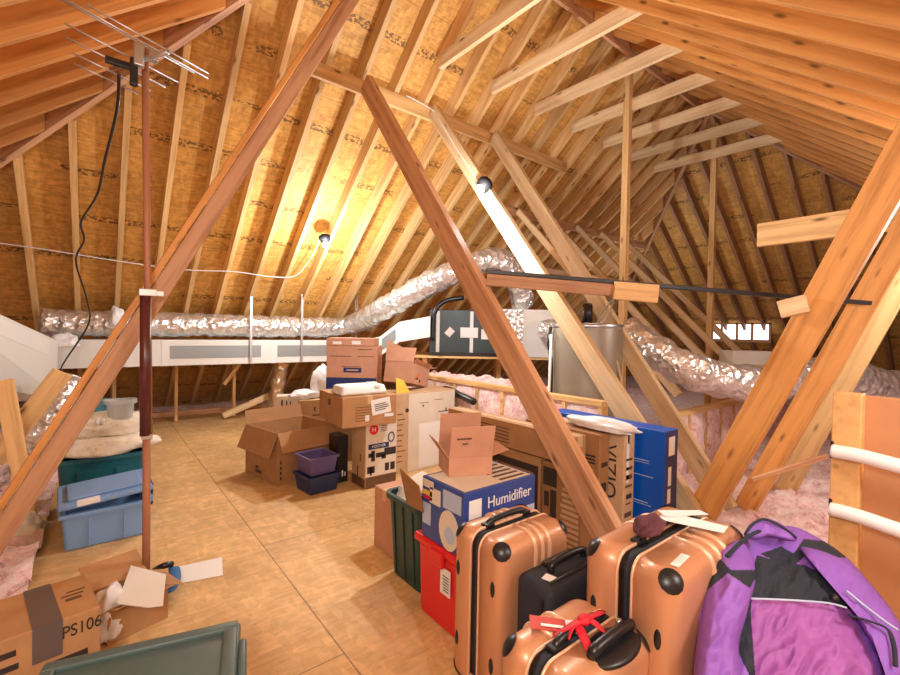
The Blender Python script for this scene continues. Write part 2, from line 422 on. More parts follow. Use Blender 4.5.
for i in range(7):
    x = 3.06+.812*i-.063
    member('collar_tie', (x, 4.03, 4.52), (x, 2.05, 4.47), .05, .15, PALE, f'pale level collar tie between the roof slopes, {ORD[i]} counting away from the camera', 'collar tie', group='collar ties')
member('purlin', (1.52, 4.37, 4.10), (5.75, 4.37, 4.10), .045, .15, PINE, 'pine purlin board across the far rafters where the braces meet', 'purlin', (0, 1, 0))
member('purlin', (5.0, 5.10, 3.50), (9.6, 5.10, 3.50), .045, .14, ROSE, 'dark purlin across the far rafters under the row of thin struts', 'purlin', (0, 1, 0))
member('purlin', (6.4, 5.95, 2.80), (10.4, 5.95, 2.80), .045, .12, ROSE, 'lowest dark purlin across the far rafters in the deep corner', 'purlin', (0, 1, 0))
# diagonal braces from the far purlin to the deck
for x, m, lab in ((2.23, ROSE, 'reddish diagonal brace in the middle, carrying the end of the dark rail'),
                  (3.12, PALE, 'pale diagonal brace with the bare bulb mounted on it'),
                  (4.12, PALE, 'pale diagonal brace in front of the water heater, ending by the blue carton')):
    member('diagonal_brace', (x, 4.31, 4.12), (x-(.10 if x > 4 else 0), 1.12+(.26 if x > 4 else 0), .1), .07, .19 if x < 3 else .16, m, lab, 'brace')
for i, x in enumerate((5.4, 6.2, 7.0, 7.8, 8.6)):
    member('strut', (x, 5.04, 3.50), (x, 2.40, .80), .05, .10, PALE, f'thin pale strut leaning in the deep corner, {ORD[i]} counting away from the camera', 'strut', group='struts in the deep corner')
for (a, b), m, h, lab in ((((3.2, .20, 2.78), (3.2, 1.34, .10)), FIR, .17, 'broad orange brace, the nearest and widest of three rising to the right'),
                       (((4.16, .20, 2.77), (4.16, 1.30, .10)), FIR, .15, 'orange brace carrying the end of the dark rail, middle of three rising to the right'),
                       (((4.95, .22, 2.78), (4.95, 1.235, .10)), PINE, .15, 'paler knotty brace, the last of three rising to the right')):
    member('diagonal_brace', a, b, .07, h, m, lab, 'brace')
member('diagonal_brace', (-.589, 3.10, .014), (2.051, 3.10, 5.08), .045, .095, ROSE, 'long reddish brace rising from the left deck edge to the ridge', 'brace', (0, 1, 0))
member('diagonal_brace', (-.652, 3.095, .044), (1.988, 3.095, 5.11), .065, .034, FIR, 'narrow timber fixed along the upper edge of the long left brace', 'brace', (0, 1, 0))
# posts, rail
member('ridge_post', (5.38, RY, .02), (5.38, RY, 5.08), .085, .085, PINE, 'slender upright post to the ridge, the nearer of two', 'post')
member('ridge_post', (8.12, RY, .02), (8.12, RY, 5.08), .085, .085, PINE, 'slender upright post to the ridge, the farther of two', 'post')
ra, rb = Vector((2.25, 2.40, 1.885)), Vector((4.08, .58, 1.685)); rd = rb-ra
rn = Vector((rd.y, -rd.x, 0)).normalized()
if rn.y > 0: rn = -rn
member('tie_board', ra+rn*.03, ra+rd*.44+rn*.03, .04, .085, ROSE, 'reddish horizontal board from the middle brace, under the dark rail', 'board', rn)
o = member('dark_rail', ra+Vector((0, 0, .058))+rn*.03, rb+Vector((0, 0, .062))+rn*.0, .05, .028, DSTEEL, 'dark metal rail running level from the middle brace to the orange braces', 'rail', rn)
member('joint_block', ra+rd*.345+rn*.075+Vector((0, 0, -.005)), ra+rd*.46+rn*.075+Vector((0, 0, -.005)), .035, .125, PINE, 'short wood block nailed over the rail in mid span', 'block', rn)
member('wood_offcut', (3.135, .70, 1.70), (3.125, .83, 1.665), .04, .1, PALE, 'short offcut nailed to the widest orange brace just below the rail', 'block')
member('cross_beam', (4.23, 1.285, 2.335), (4.23, -.3, 2.345), .05, .185, PINE, 'pale yellow beam ending in mid air beside the orange braces', 'beam')
member('stick', (3.9, 1.18, .42), (4.3, .82, .62), .03, .03, ROSE, 'thin stick leaning between the orange braces', 'stick', (0, 0, 1))
member('wood_offcut', (4.6, .62, .16), (5.0, .42, .40), .09, .14, ROSE, 'thick offcut lying on the pink insulation beside the tan board', 'block')
# knee walls with pink batts
def knee(name, p0, p1, h, label):
    p0, p1 = Vector(p0), Vector(p1); d = p1-p0; L = d.length
    t = thing(name, label, 'knee wall', p0, math.atan2(d.y, d.x))
    bm = bm_new(); box(bm, (0, -.045, 0), (L, .045, .04)); link('sole_plate', bm, PINE, t)
    bm = bm_new(); box(bm, (0, -.05, h-.045), (L, .05, h)); link('top_plate', bm, PINE, t)
    n = max(2, round(L/.41)); xs = [L*i/n for i in range(n+1)]
    for i, x in enumerate(xs):
        a = min(max(x-.02, 0), L-.04)
        bm = bm_new(); box(bm, (a, -.045, .041), (a+.04, .045, h-.046)); link('stud', bm, PINE, t)
        if i < n:
            nx, nz = 12, 14; bm = bm_new(); g = []
            for s in (1, -1):
                rows = []
                for jz in range(nz+1):
                    r = []
                    for ix in range(nx+1):
                        u, v = ix/nx, jz/nz
                        q = Vector((x+.022+(xs[i+1]-x-.044)*u, 0, .042+(h-.089)*v))
                        b = .03+.035*min(1, 6*min(u, 1-u))*min(1, 6*min(v, 1-v)) + .02*noise.noise((q+p0)*7)
                        r.append(bm.verts.new((q.x, s*b, q.z)))
                    rows.append(r)
                for jz in range(nz):
                    for ix in range(nx):
                        f = (rows[jz][ix], rows[jz][ix+1], rows[jz+1][ix+1], rows[jz+1][ix]); bm.faces.new(f if s < 0 else f[::-1])
                g.append(rows)
            link('insulation_batt', bm, PINK, t, True)
    return t
knee('knee_wall', (3.40, 5.3, 0), (3.40, 2.12, 0), .93, 'low stud wall with pink batts behind the cartons, below the air handler')
knee('knee_wall', (4.5, 2.1, 0), (10.2, 2.1, 0), .72, 'low stud wall with pink batts below the thick foil duct')
bm = bm_new(); g = []
for j in range(61):
    row = []
    for i in range(31):
        u, v = i/30, j/60; a = min(1, 4*u); q = Vector((3.47+.5*u, 3.05+2.3*v, .78+.14*u))
        nz = noise.noise(q*5)*.05+noise.noise(q*13)*.03
        row.append(bm.verts.new((q.x, q.y, .02 if i == 0 else q.z+nz)))
    g.append(row)
for j in range(60):
    for i in range(30): bm.faces.new((g[j][i], g[j][i+1], g[j+1][i+1], g[j+1][i]))
tag(link('pink_insulation', bm, PINK, None, True), 'pink insulation heaped behind the low stud wall below the air handler', 'insulation', None, 'stuff')
# far left: studs, plate and planks under the white trunk duct
for i, x in enumerate((.21, .99, 1.83, 2.62)):
    member('eave_stud', (x, 8.15, .0), (x, 8.15, 1.14), .045, .07, PINE, f'short stud standing under the far rafters, {ORD[i]} from the left under the white trunk duct', 'stud', (1, 0, 0))
member('eave_plate', (-.3, 8.6, .045), (3.2, 8.6, .045), .05, .085, ROSE, 'long board lying along the far edge of the deck', 'board', (0, 1, 0))
member('plank', (1.66, 8.06, .55), (1.97, 8.06, .98), .03, .06, PINE, 'short slanted plank beside a stud under the trunk duct', 'plank', (0, 1, 0))
member('plank', (1.62, 7.9, .06), (2.45, 7.75, .42), .04, .10, PALE, 'plank leaning behind the white box stack', 'plank', (0, 1, 0))
a, b = AX(4, 380, 1, 4.3), AX(33, 478, 1, 4.3)
member('plank', (b.x-.02, 4.3, .08), a, .05, .10, PINE, 'upright plank at the left edge below the white duct elbow', 'plank', (0, 1, 0))
a, b = AX(63, 372, 1, 4.75), AX(-8, 462, 1, 4.75)
member('plank', b, a, .04, .14, PINE, 'plank slanting up behind the long left brace', 'plank', (0, 1, 0))
member('plank', (-1.15, 3.75, .25), (-.5, 3.60, .04), .05, .12, FIR, 'short plank sunk in the pink insulation at the left edge', 'plank', (0, 1, 0))
# daylight vent at the far eave
t = tag(thing('window_1', 'bright vent letting daylight in at the far eave', 'vent', (12.25, 4.05, 1.45)), None, None, None, 'structure')
bm = bm_new(); box(bm, (0, -.62, 0), (.02, .62, .36)); link('daylight', bm, DAY, t)
bm = bm_new()
for y in (-.66, -.3, .02, .36, .62): box(bm, (-.04, y, -.03), (-.005, y+.05, .40))
box(bm, (-.04, -.66, -.06), (-.005, .67, -.02)); box(bm, (-.04, -.66, .37), (-.005, .67, .41)); link('vent_frame', bm, ROSE, t)
# ------------------------------------------------------------------ ducts and machines
def flex(name, pts, r, m, label, cat='flexible duct', k=10, amp=.06, flatn=1.0, n=28):
    path = smooth_path(pts, k)
    fine = []
    for a, b in zip(path, path[1:]):
        s = max(1, int((b-a).length/.022))
        fine += [a.lerp(b, i/s) for i in range(s)]
    fine.append(path[-1])
    bm = bm_new(); o = Vector(pts[0])
    tube(bm, fine, r, n, rf=lambda t, i: r*(1+amp*(.5*math.sin(i*1.05)) + .10*noise.noise(Vector((i*.09, r*9, 3)))))
    for v in bm.verts:
        v.co += Vector((noise.noise(v.co*9), noise.noise(v.co*9+Vector((5, 0, 0))), noise.noise(v.co*9+Vector((0, 7, 0)))))*r*.13
        v.co -= o
    return tag(link(name, bm, m, None, True, o), label, cat)
Y7 = 7.38
flex('flexible_duct', [AX(40, 322, 1, Y7), AX(100, 324, 1, Y7), AX(200, 325, 1, Y7), AX(300, 327, 1, Y7), AX(350, 325, 1, 7.3), P(385, 308, 6.9), P(425, 286, 6.5), P(462, 269, 6.3), P(492, 259, 6.35), P(510, 268, 6.45), P(520, 290, 6.6), P(522, 306, 6.7)],
     .17, FOIL, 'long silver foil duct lying on the white trunk duct and rising to the air handler')
flex('flexible_duct', [P(626, 332, 5.0), P(650, 348, 4.75), P(680, 366, 4.55), P(715, 378, 4.5), P(755, 383, 4.5), P(795, 378, 4.6), P(835, 374, 4.8), P(875, 384, 5.0), P(920, 392, 5.1), P(970, 400, 5.2)],
     .185, FOIL, 'thick silver foil duct sagging across the right behind the orange braces', amp=.1)
flex('flexible_duct', [AX(66, 378, 1, 5.6), AX(58, 400, 1, 5.5), AX(45, 425, 1, 5.4), AX(25, 455, 1, 5.3)], .13, FOIL, 'crumpled silver duct dropping below the white elbow at the left', amp=.14)
flex('duct_drop', [AX(283, 361, 1, 7.5), AX(279, 376, 1, 7.52), AX(276, 396, 1, 7.55), AX(274, 412, 1, 7.55)], .11, FOILB, 'brown wrapped duct drop hanging under the white trunk duct', 'duct', amp=.2)
# white trunk duct: level run plus the sloping piece up to the air handler
t = thing('trunk_duct', 'white rectangular trunk duct along the far eave with grey registers', 'duct', (-.25, 7.2, .95))
bm = bm_new(); box(bm, (-.12, 0, 0), (3.75, .5, .36), bev=.006); link('level_run', bm, WDUCT, t)
for x0, x1 in ((1.05, 2.25), (2.5, 3.35)):
    bm = bm_new(); box(bm, (x0, -.008, .1), (x1, 0, .28)); link('foil_panel', bm, GDUCT, t)
for x in (.55, .95, 2.4): 
    bm = bm_new(); box(bm, (x, -.005, .0), (x+.08, 0, .36)); link('joint_tape', bm, WPL, t)
t = thing('duct_offset', 'white sloping duct piece with a grey register, rising to the air handler', 'duct', (3.52, 7.1, .93))
a = [Vector((0, 0, 0)), P(358, 361, 7.0)-Vector((3.52, 7.1, .93)), P(380, 356, 6.8)-Vector((3.52, 7.1, .93)), P(399, 342, 6.6)-Vector((3.52, 7.1, .93)), P(430, 337, 6.4)-Vector((3.52, 7.1, .93))]
hh = Vector((0, 0, .30)); bk = Vector((.28, .38, 0))
bm = bm_new()
for p, q in zip(a[1:], a[2:]): quadbox(bm, [p, q, q+bk, p+bk, p+hh, q+hh, q+bk+hh, p+bk+hh])
bmesh.ops.recalc_face_normals(bm, faces=bm.faces); link('sheet_body', bm, WDUCT, t)
p, q = a[2].lerp(a[3], .1), a[2].lerp(a[3], .8); f = Vector((-.006, -.008, 0))
bm = bm_new(); plate(bm, p+f+hh*.25, q+f+hh*.25, q+f+hh*.8, p+f+hh*.8, .004); link('register', bm, GDUCT, t)
# elbow at the left
t = thing('duct_elbow', 'large white duct elbow coming toward the camera at the left edge', 'duct', (-.45, 5.6, .9))
B0 = Vector((-.45, 5.6, .9))
e = [AX(-60, 300, 1, 3.6)-B0, AX(57, 345, 1, 6.6)-B0]
def sec(p, w, d, z0, z1): return [p+Vector((-w, 0, z0)), p+Vector((0, 0, z0)), p+Vector((0, 0, z1)), p+Vector((-w, 0, z1))]
A0 = AX(-40, 296, 1, 4.2)-B0; A1 = AX(58, 341, 1, 6.7)-B0
bm = bm_new()
def prism(bm, s0, s1):
    v0 = [bm.verts.new(v) for v in s0]; v1 = [bm.verts.new(v) for v in s1]; n = len(v0)
    for i in range(n): bm.faces.new((v0[i], v0[(i+1) % n], v1[(i+1) % n], v1[i]))
    bm.faces.new(v0[::-1]); bm.faces.new(v1); bmesh.ops.recalc_face_normals(bm, faces=bm.faces)
prism(bm, [A0+Vector(v) for v in ((-.5, 0, 0), (0, 0, 0), (0, 0, -.17), (-.12, -.02, -.5), (-.5, 0, -.5))], [A1+Vector(v) for v in ((-.55, 0, 0), (0, 0, 0), (0, 0, -.62), (-.02, -.02, -.66), (-.55, 0, -.66))])
link('sheet_body', bm, WDUCT, t)
a = A0.lerp(A1, .12)+Vector((.003, 0, -.03)); b = A0.lerp(A1, .84)+Vector((.003, 0, -.03))
bm = bm_new(); plate(bm, a, b, b+Vector((0, 0, -.17)), a+Vector((0, 0, -.12)), .004); link('insulation_patch', bm, WHITE, t)
crumple('plastic_wad', FILM, AX(62, 345, 1, 6.85)+Vector((0, 0, -.02)), .16, .1, .1, 3, 'crumpled clear plastic at the corner of the white duct elbow', 'plastic wad')
crumple('plastic_wad', FILM, AX(117, 318, 1, 7.05)+Vector((0, 0, -.1)), .08, .05, .16, 9, 'twist of clear plastic hanging on the foil duct behind the brace', 'plastic wad')
for i, px in enumerate((252, 303, 357)):
    a = AX(px, 300, 1, 7.14); b = AX(px, 362, 1, 7.14)
    member('hanger_strap', (a.x, 7.165, a.z+.1), (a.x, 7.165, b.z), .035, .004, STEEL, f'thin metal hanger strap around the foil and trunk ducts, {ORD[i]} from the left', 'strap', (1, 0, 0), 'duct hanger straps')
# plywood platform and air handler
pb = P(486, 392, 6.5); ang = -YAW
bm = bm_new(); box(bm, (-1.1, 0, -.03), (1.5, 1.05, 0)); o = link('plywood_platform', bm, PINE, None, loc=(pb.x, pb.y, 1.14)); o.rotation_euler = (0, 0, ang)
tag(o, 'plywood platform on the low stud wall carrying the air handler', 'platform')
o = thing('platform_frame', 'timber frame standing under the plywood platform', 'frame', (pb.x, pb.y, 0), ang)
for lo, hi in (((-.95, .12, 0), (-.88, .9, 1.105)), ((1.3, .12, 0), (1.37, .9, 1.105)), ((.2, .5, 0), (.27, .95, 1.105))):
    bm = bm_new(); box(bm, lo, hi); link('leg', bm, PINE, o)
o = thing('air_handler', 'dark grey air handler cabinet with white seams, behind the reddish middle brace', 'air handler', (pb.x, pb.y, 1.145), ang)
UX0, UX1, UH = -.85, .2, .68
bm = bm_new(); box(bm, (UX0, .1, 0), (UX1, .8, UH), bev=.01); link('cabinet', bm, UNIT, o)
for x in (UX0+.1, UX0+.60):
    bm = bm_new(); box(bm, (x, .088, .02), (x+.05, .1, UH-.02)); link('seam_tape', bm, WDUCT, o)
bm = bm_new(); box(bm, (UX0+.46, .082, .27), (UX0+.72, .1, .42)); link('rating_label', bm, WHITE, o)
bm = bm_new(); box(bm, (UX0+.77, .085, .25), (UX0+.92, .1, .40)); link('rating_label', bm, WHITE, o)
bm = bm_new(); plate(bm, (UX0+.22, .095, .33), (UX0+.30, .095, .27), (UX0+.38, .095, .36), (UX0+.30, .095, .43), -.01); link('torn_label', bm, WHITE, o)
bm = bm_new(); box(bm, (UX0+.02, .03, -.0), (UX1, .1, .05)); link('drain_pan', bm, BLACK, o)
bm = bm_new(); tube(bm, smooth_path([(UX0+.5, .08, .86), (UX0+.22, .06, .8), (UX0+.07, .05, .62), (UX0+.05, .05, .22)], 6), .035, 10); link('refrigerant_line', bm, BLACK, o, True)
o = thing('supply_plenum', 'white duct board plenum box at the end of the air handler', 'plenum', (pb.x, pb.y, 1.145), ang)
bm = bm_new(); box(bm, (.205, -.02, 0), (1.02, .75, .70), bev=.008); link('plenum_box', bm, WDUCT, o)
bm = bm_new(); box(bm, (.215, -.03, .0), (.52, -.018, .69)); link('foil_face', bm, FOIL, o)
flex('duct_collar', [P(548, 332, 6.3), P(560, 331, 6.1), P(572, 330, 5.95)], .17, FOIL, 'short foil duct collar leaving the white plenum toward the water heater', 'duct', amp=.1)
flex('condensate_hose', [P(432, 382, 5.9), P(445, 388, 5.5), P(462, 396, 5.1), P(474, 402, 4.9)], .04, BLACK, 'black insulated hose drooping from the air handler over the pink batts', 'hose', amp=.0, n=10)
# water heater
h = thing('water_heater', 'tall brown grey water heater cylinder behind the braces', 'water heater', (3.82, 2.60, 0))
bm = bm_new(); lathe(bm, [(.31, 0), (.325, .02), (.33, .05), (.33, 1.56), (.325, 1.59), (.30, 1.605), (.05, 1.61)], 40); link('jacket', bm, HEAT, h, True)
bm = bm_new(); lathe(bm, [(.334, 1.56), (.338, 1.565), (.338, 1.595), (.334, 1.60)], 40); link('top_band', bm, STEEL, h, True)
for dx in (-.07, .06):
    bm = bm_new(); cyl(bm, (dx, dx*.6, 1.61), (dx, dx*.6, 1.80), .045); link('vent_pipe', bm, BLACK, h, True)
bm = bm_new(); tube(bm, smooth_path([(-.02, -.30, 1.36), (.04, -.345, 1.1), (.10, -.345, .88), (.17, -.33, .72)], 6), .013, 8); link('drain_tube', bm, CARDP, h, True)
bm = bm_new(); tube(bm, smooth_path([(.12, -.02, 1.60), (.14, -.12, 1.78), (.05, -.25, 1.82), (-.2, -.3, 1.62), (-.34, -.2, 1.60)], 8), .008, 8); link('copper_line', bm, STEEL, h, True)
pp = P(549, 400, 4.35); pq = P(551, 322, 4.35)
t = thing('drain_riser', 'white plastic drain riser with a black hose beside the water heater', 'pipe', (pp.x, pp.y, .3))
bm = bm_new(); tube(bm, [(0, 0, 0), (0, 0, .6), (.01, 0, pq.z-.42)], .014, 10); link('white_pipe', bm, WPL, t, True)
bm = bm_new(); tube(bm, smooth_path([(.03, 0, .55), (.035, .01, .9), (.0, .02, 1.12), (.08, .06, 1.26)], 6), .016, 10); link('black_hose', bm, BLACK, t, True)
q = P(745, 358, 6.6)
bm = bm_new(); box(bm, (-.3, -.15, -.02), (.3, .15, .36), bev=.01); o = link('foam_block', bm, FOAM, None, loc=(q.x, q.y, q.z-.25)); o.rotation_euler = (0, 0, -.6)
tag(o, 'pale foam block behind the thick foil duct, below the daylight vent', 'block')
bm = bm_new(); box(bm, (-.35, -.2, 0), (.35, .2, q.z-.285)); o = link('timber_stand', bm, ROSE, None, loc=(q.x, q.y, .0)); o.rotation_euler = (0, 0, -.6); tag(o, 'dark timber stand under the pale foam block', 'stand')
# bulbs
def bulb(loc, label, up):
    t = thing('bare_bulb', label, 'bulb', loc)
    u = Vector(up)
    bm = bm_new(); cyl(bm, -u*.0, u*.06, .085, .07, 20); link('porcelain_base', bm, PORC, t, True)
    bm = bm_new(); cyl(bm, u*.06, u*.08, .02, .018, 14); link('socket_collar', bm, STEEL, t, True)
    bm = bm_new(); ball(bm, u*.12, .042, u=18, v=12); link('glass', bm, GLOW, [c for c in t.children if c.name.startswith('socket')][0], True)
bulb((2.505, 6.02, 2.80), 'lit bare bulb on a dark socket under the far roof slope', (0, -.35, -.94))
bulb((3.07, 3.33, 3.00), 'lit bare bulb on a dark socket fixed to the pale brace', (-.75, -.25, -.62))
# antenna on its mast
t = thing('antenna_mast', 'slim mast with a dark maroon sleeve, standing in front of the long brace', 'mast', (.225, 2.93, 0))
bm = bm_new(); tube(bm, [(0, 0, 0), (-.005, 0, .93)], .019, 12); link('lower_pole', bm, MAST, t, True)
bm = bm_new(); tube(bm, [(-.012, -.01, .90), (-.018, -.01, 1.68)], .026, 14); link('sleeve', bm, DPIPE, t, True)
bm = bm_new(); tube(bm, [(.006, .0, .9), (-.03, 0, 3.0)], .017, 12); link('upper_pole', bm, MAST, t, True)
bm = bm_new(); box(bm, (-.05, -.04, 1.66), (.03, .02, 1.70), bev=.004); box(bm, (.025, -.02, 1.665), (.065, .0, 1.69)); link('clamp', bm, STEEL, t)
bm = bm_new(); box(bm, (-.03, -.03, .88), (.02, .02, .905), bev=.003); link('lower_clamp', bm, STEEL, t)
t = thing('antenna', 'silver rooftop television antenna with thin rods clamped to the mast top', 'antenna', (.185, 2.90, 2.90))
D = Vector((.93, .30, -.07)).normalized(); Bm = Vector((-.34, .80, .10)).normalized()
bm = bm_new(); tube(bm, [Bm*-.22-Vector((0, .04, 0)), Bm*.34-Vector((0, .04, 0))], .012, 8); link('boom', bm, STEEL, t, True)
for i, (s, L, dz) in enumerate(((-.20, .36, .02), (-.12, .44, .03), (-.03, .40, .06), (.06, .34, .0), (.14, .30, -.03), (.22, .24, -.06), (.30, .20, -.08))):
    c = Bm*s+Vector((0, -.04, dz))
    bm = bm_new(); tube(bm, [c-D*L*.9, c+D*L*.6], .0045, 6); link('rod', bm, STEEL, t, True)
bm = bm_new(); box(bm, (-.045, -.09, -.06), (.0, -.05, .06), bev=.006); box(bm, (.02, -.07, .0), (.06, -.03, .06), bev=.004); link('clamp_bracket', bm, STEEL, t)
bm = bm_new(); box(bm, (-.06, -.075, -.16), (-.025, -.04, -.02), bev=.006); box(bm, (-.16, .0, -.05), (-.05, .03, -.02), bev=.004); link('balun', bm, BLACK, t)
bm = bm_new(); pts = [P(119, 74, 2.35), P(117, 110, 2.5), P(105, 160, 2.9), P(97, 195, 3.3), P(81, 222, 3.8), P(84, 240, 4.0), P(76, 262, 4.3), P(87, 300, 4.8), P(88, 325, 5.1), P(62, 366, 5.0), P(58, 385, 4.8), P(40, 398, 4.4), P(0, 410, 4.0), P(-30, 415, 3.8)]
o0 = pts[0]; tube(bm, [p-o0 for p in smooth_path(pts, 8)], .0085, 8)
tag(link('antenna_cable', bm, BLACK, None, True, o0), 'black cable drooping from the antenna down past the white duct', 'cable')
bm = bm_new(); pts = [Vector((x, (CA-z)/TAN-.02, z)) for x, z in ((-1.2, 2.36), (-.5, 2.33), (.2, 2.28), (.9, 2.25), (1.5, 2.28), (2.0, 2.26), (2.35, 2.3), (2.47, 2.55), (2.49, 2.78))]
o0 = pts[0]; tube(bm, [p-o0 for p in smooth_path(pts, 6)], .006, 6)
tag(link('bulb_wire', bm, WPL, None, True, o0), 'thin white wire stapled across the far rafters to the bulb', 'wire')
bm = bm_new(); ba, bb = Vector((3.12, 4.31, 4.12)), Vector((3.12, 1.12, .1)); pts = [Vector((2.75, 4.33, 4.185))] + [ba.lerp(bb, t)+Vector((-.043, 0, dz)) for t, dz in ((.01, .03), (.08, .05), (.16, .03), (.22, .04), (.27, .03))]
o0 = pts[0]; tube(bm, [p-o0 for p in smooth_path(pts, 6)], .007, 6)
tag(link('bulb_wire', bm, WPL, None, True, o0), 'wire running down the pale brace to its bulb', 'wire')
# ------------------------------------------------------------------ cartons and bins
def G(x, y, z=0): return AX(x, y, 2, z)
SPLIT = ('bar_label', 'address_label', 'lid_label', 'product_picture', 'dark_label', 'pale_panel', 'white_splash', 'grey_tape')
def rects(parent, name, m, face, items):
    """thin printed patches on a carton side: face 'y' (the -Y side) or 'x' (the -X side)"""
    if len(items) > 1 and name in SPLIT:
        for it in items: o = rects(parent, name, m, face, [it])
        return o
    bm = bm_new()
    for a0, z0, a1, z1 in items:
        if face == 'y': box(bm, (a0, -.0012, z0), (a1, -.0002, z1))
        elif face == 'x': box(bm, (-.0012, a0, z0), (-.0002, a1, z1))
        else: box(bm, (a0, z0, face+.0002), (a1, z1, face+.0012))
    return link(name, bm, m, parent)
def lines(x0, x1, z0, n, dz, th, jit=.3, rnd=random.Random(3)):
    return [(x0, z0-i*dz, x1-(x1-x0)*jit*rnd.random(), z0-i*dz+th) for i in range(n)]
def carton(name, label, loc, rz, dims, m, cat='box', rot=None, tape=True, group=None, flaps=None, m_in=None, fl=.4):
    w, d, h = dims; t = thing(name, label, cat, loc, rz, group, rot)
    bm = bm_new()
    if flaps is None:
        box(bm, (0, 0, 0), (w, d, h), bev=.004, seg=1); link('body', bm, m, t)
        if tape:
            bm = bm_new(); s = .025
            if w >= d: box(bm, (-.001, d/2-s, h), (w+.001, d/2+s, h+.001)); box(bm, (-.0012, d/2-s, h-.07), (-.0002, d/2+s, h)); box(bm, (w+.0002, d/2-s, h-.07), (w+.0012, d/2+s, h))
            else: box(bm, (w/2-s, -.001, h), (w/2+s, d+.001, h+.001)); box(bm, (w/2-s, -.0012, h-.07), (w/2+s, -.0002, h))
            link('tape', bm, CTAPE, t)
        return t
    k = .005
    box(bm, (0, 0, 0), (w, d, k))
    box(bm, (0, 0, k), (w, k, h)); box(bm, (0, d-k, k), (w, d, h)); box(bm, (0, k, k), (k, d-k, h)); box(bm, (w-k, k, k), (w, d-k, h))
    link('body', bm, m, t)
    for side, (a, L, sk) in flaps.items():
        a = math.radians(a); L = L; up = Vector((0, 0, math.cos(a)))
        o, p, q = {'f': (Vector((0, -1, 0)), Vector((0, 0, h)), Vector((w, 0, h))), 'b': (Vector((0, 1, 0)), Vector((w, d, h)), Vector((0, d, h))),
                   'l': (Vector((-1, 0, 0)), Vector((0, d, h)), Vector((0, 0, h))), 'r': (Vector((1, 0, 0)), Vector((w, 0, h)), Vector((w, d, h)))}[side]
        v = (o*math.sin(a)+up)*L; e = (q-p)*sk
        bm = bm_new(); plate(bm, p, q, q+v-e, p+v+e, .004); bmesh.ops.recalc_face_normals(bm, faces=bm.faces); link('flap', bm, m, t)
    return t

# middle of the deck
t = carton('open_carton', 'large open brown carton with its flaps folded out, standing in the middle of the deck', (1.35, 4.28, 0), .2, (.66, .64, .50), CARD,
           flaps={'f': (150, .2, 0), 'l': (158, .24, 0), 'b': (20, .14, .02), 'r': (165, .2, 0)})
rects(t, 'printed_marks', INK, 'y', [(.03, .05+.05*i, .045, .08+.05*i) for i in range(4)])
rects(t, 'printed_marks', INKB, 'x', [(.3, .05, .42, .08), (.36, .09, .42, .12)])
def crate(label, name, loc, rz, w, d, h, m, cat, tp=.03, group=None):
    t = thing(name, label, cat, loc, rz, group)
    bm = bm_new()
    def ring(x0, y0, x1, y1, z): return [bm.verts.new(v) for v in ((x0, y0, z), (x1, y0, z), (x1, y1, z), (x0, y1, z))]
    a = ring(tp, tp, w-tp, d-tp, 0); b = ring(0, 0, w, d, h); c = ring(.008, .008, w-.008, d-.008, h); e = ring(tp+.006, tp+.006, w-tp-.006, d-tp-.006, .008)
    for p, q in ((a, b), (b, c), (c, e)):
        for i in range(4): bm.faces.new((p[i], p[(i+1) % 4], q[(i+1) % 4], q[i]))
    bm.faces.new(a[::-1]); bm.faces.new(e); bmesh.ops.recalc_face_normals(bm, faces=bm.faces)
    link('tub', bm, m, t)
    bm = bm_new(); r = .012
    for lo, hi in (((-r, -r, h-.02), (w+r, .0, h+.004)), ((-r, d, h-.02), (w+r, d+r, h+.004)), ((-r, 0, h-.02), (0, d, h+.004)), ((w, 0, h-.02), (w+r, d, h+.004))): box(bm, lo, hi)
    link('rim', bm, m, t)
    return t
crate('navy blue drawer bin at the foot of the open brown carton, under the lavender bin', 'drawer_bin', (1.50, 3.84, 0), .12, .30, .30, .16, NAVY, 'bin', .02)
t = crate('lavender drawer bin stacked in the navy bin beside the open brown carton', 'drawer_bin', (1.51, 3.86, .165), .12, .275, .28, .16, LAV, 'bin', .02)
t = carton('vacuum_carton', 'white and tan vacuum cleaner box with a round red logo, under the labelled carton', (1.97, 3.70, 0), .0, (.34, .28, .63), CARDP, tape=False)
rects(t, 'white_front', CARDW, 'y', [(.004, .12, .336, .62)])
rects(t, 'grey_base_print', INKB, 'y', [(.004, .01, .336, .115)]); rects(t, 'grey_base_print', INKB, 'x', [(.004, .01, .276, .10)])
bm = bm_new(); cyl(bm, (.085, -.0035, .56), (.085, -.001, .56), .048, n=28); link('round_logo', bm, RED, t)
text('H', .06, WHITE, t.children[-1], (.085, -.0045, .56), NEGY, 'logo_lettering')
t2 = rects(t, 'blue_banner', NAVYC, 'y', [(.03, .375, .25, .425)]); t2.location.y = -.0015
text('HOOVER', .036, WHITE, t, (.14, -.004, .40), NEGY)
bm = bm_new(); bmesh.ops.create_circle(bm, cap_ends=False, segments=4, radius=.001); bm.free()
bm = bm_new(); tube(bm, [(.275+.032*math.cos(2*PI*i/24), -.0035, .47+.045*math.sin(2*PI*i/24)) for i in range(25)], .006, 6, cap=False); link('round_badge', bm, NAVYC, t)
t2 = rects(t, 'picture_print', INK, 'y', [(.03, .30, .08, .34), (.06, .26, .1, .36), (.11, .29, .2, .335), (.17, .27, .22, .31), (.2, .30, .33, .37), (.02, .15, .1, .215), (.05, .13, .07, .2), (.21, .15, .255, .225), (.27, .15, .32, .225)]); t2.location.y = -.0015
t2 = rects(t, 'printed_lines', INKB, 'y', lines(.16, .24, .585, 4, .017, .006)); t2.location.y = -.0015
rects(t, 'hand_hole', INKB, 'x', [(.09, .25, .11, .32), (.14, .08, .16, .2)])
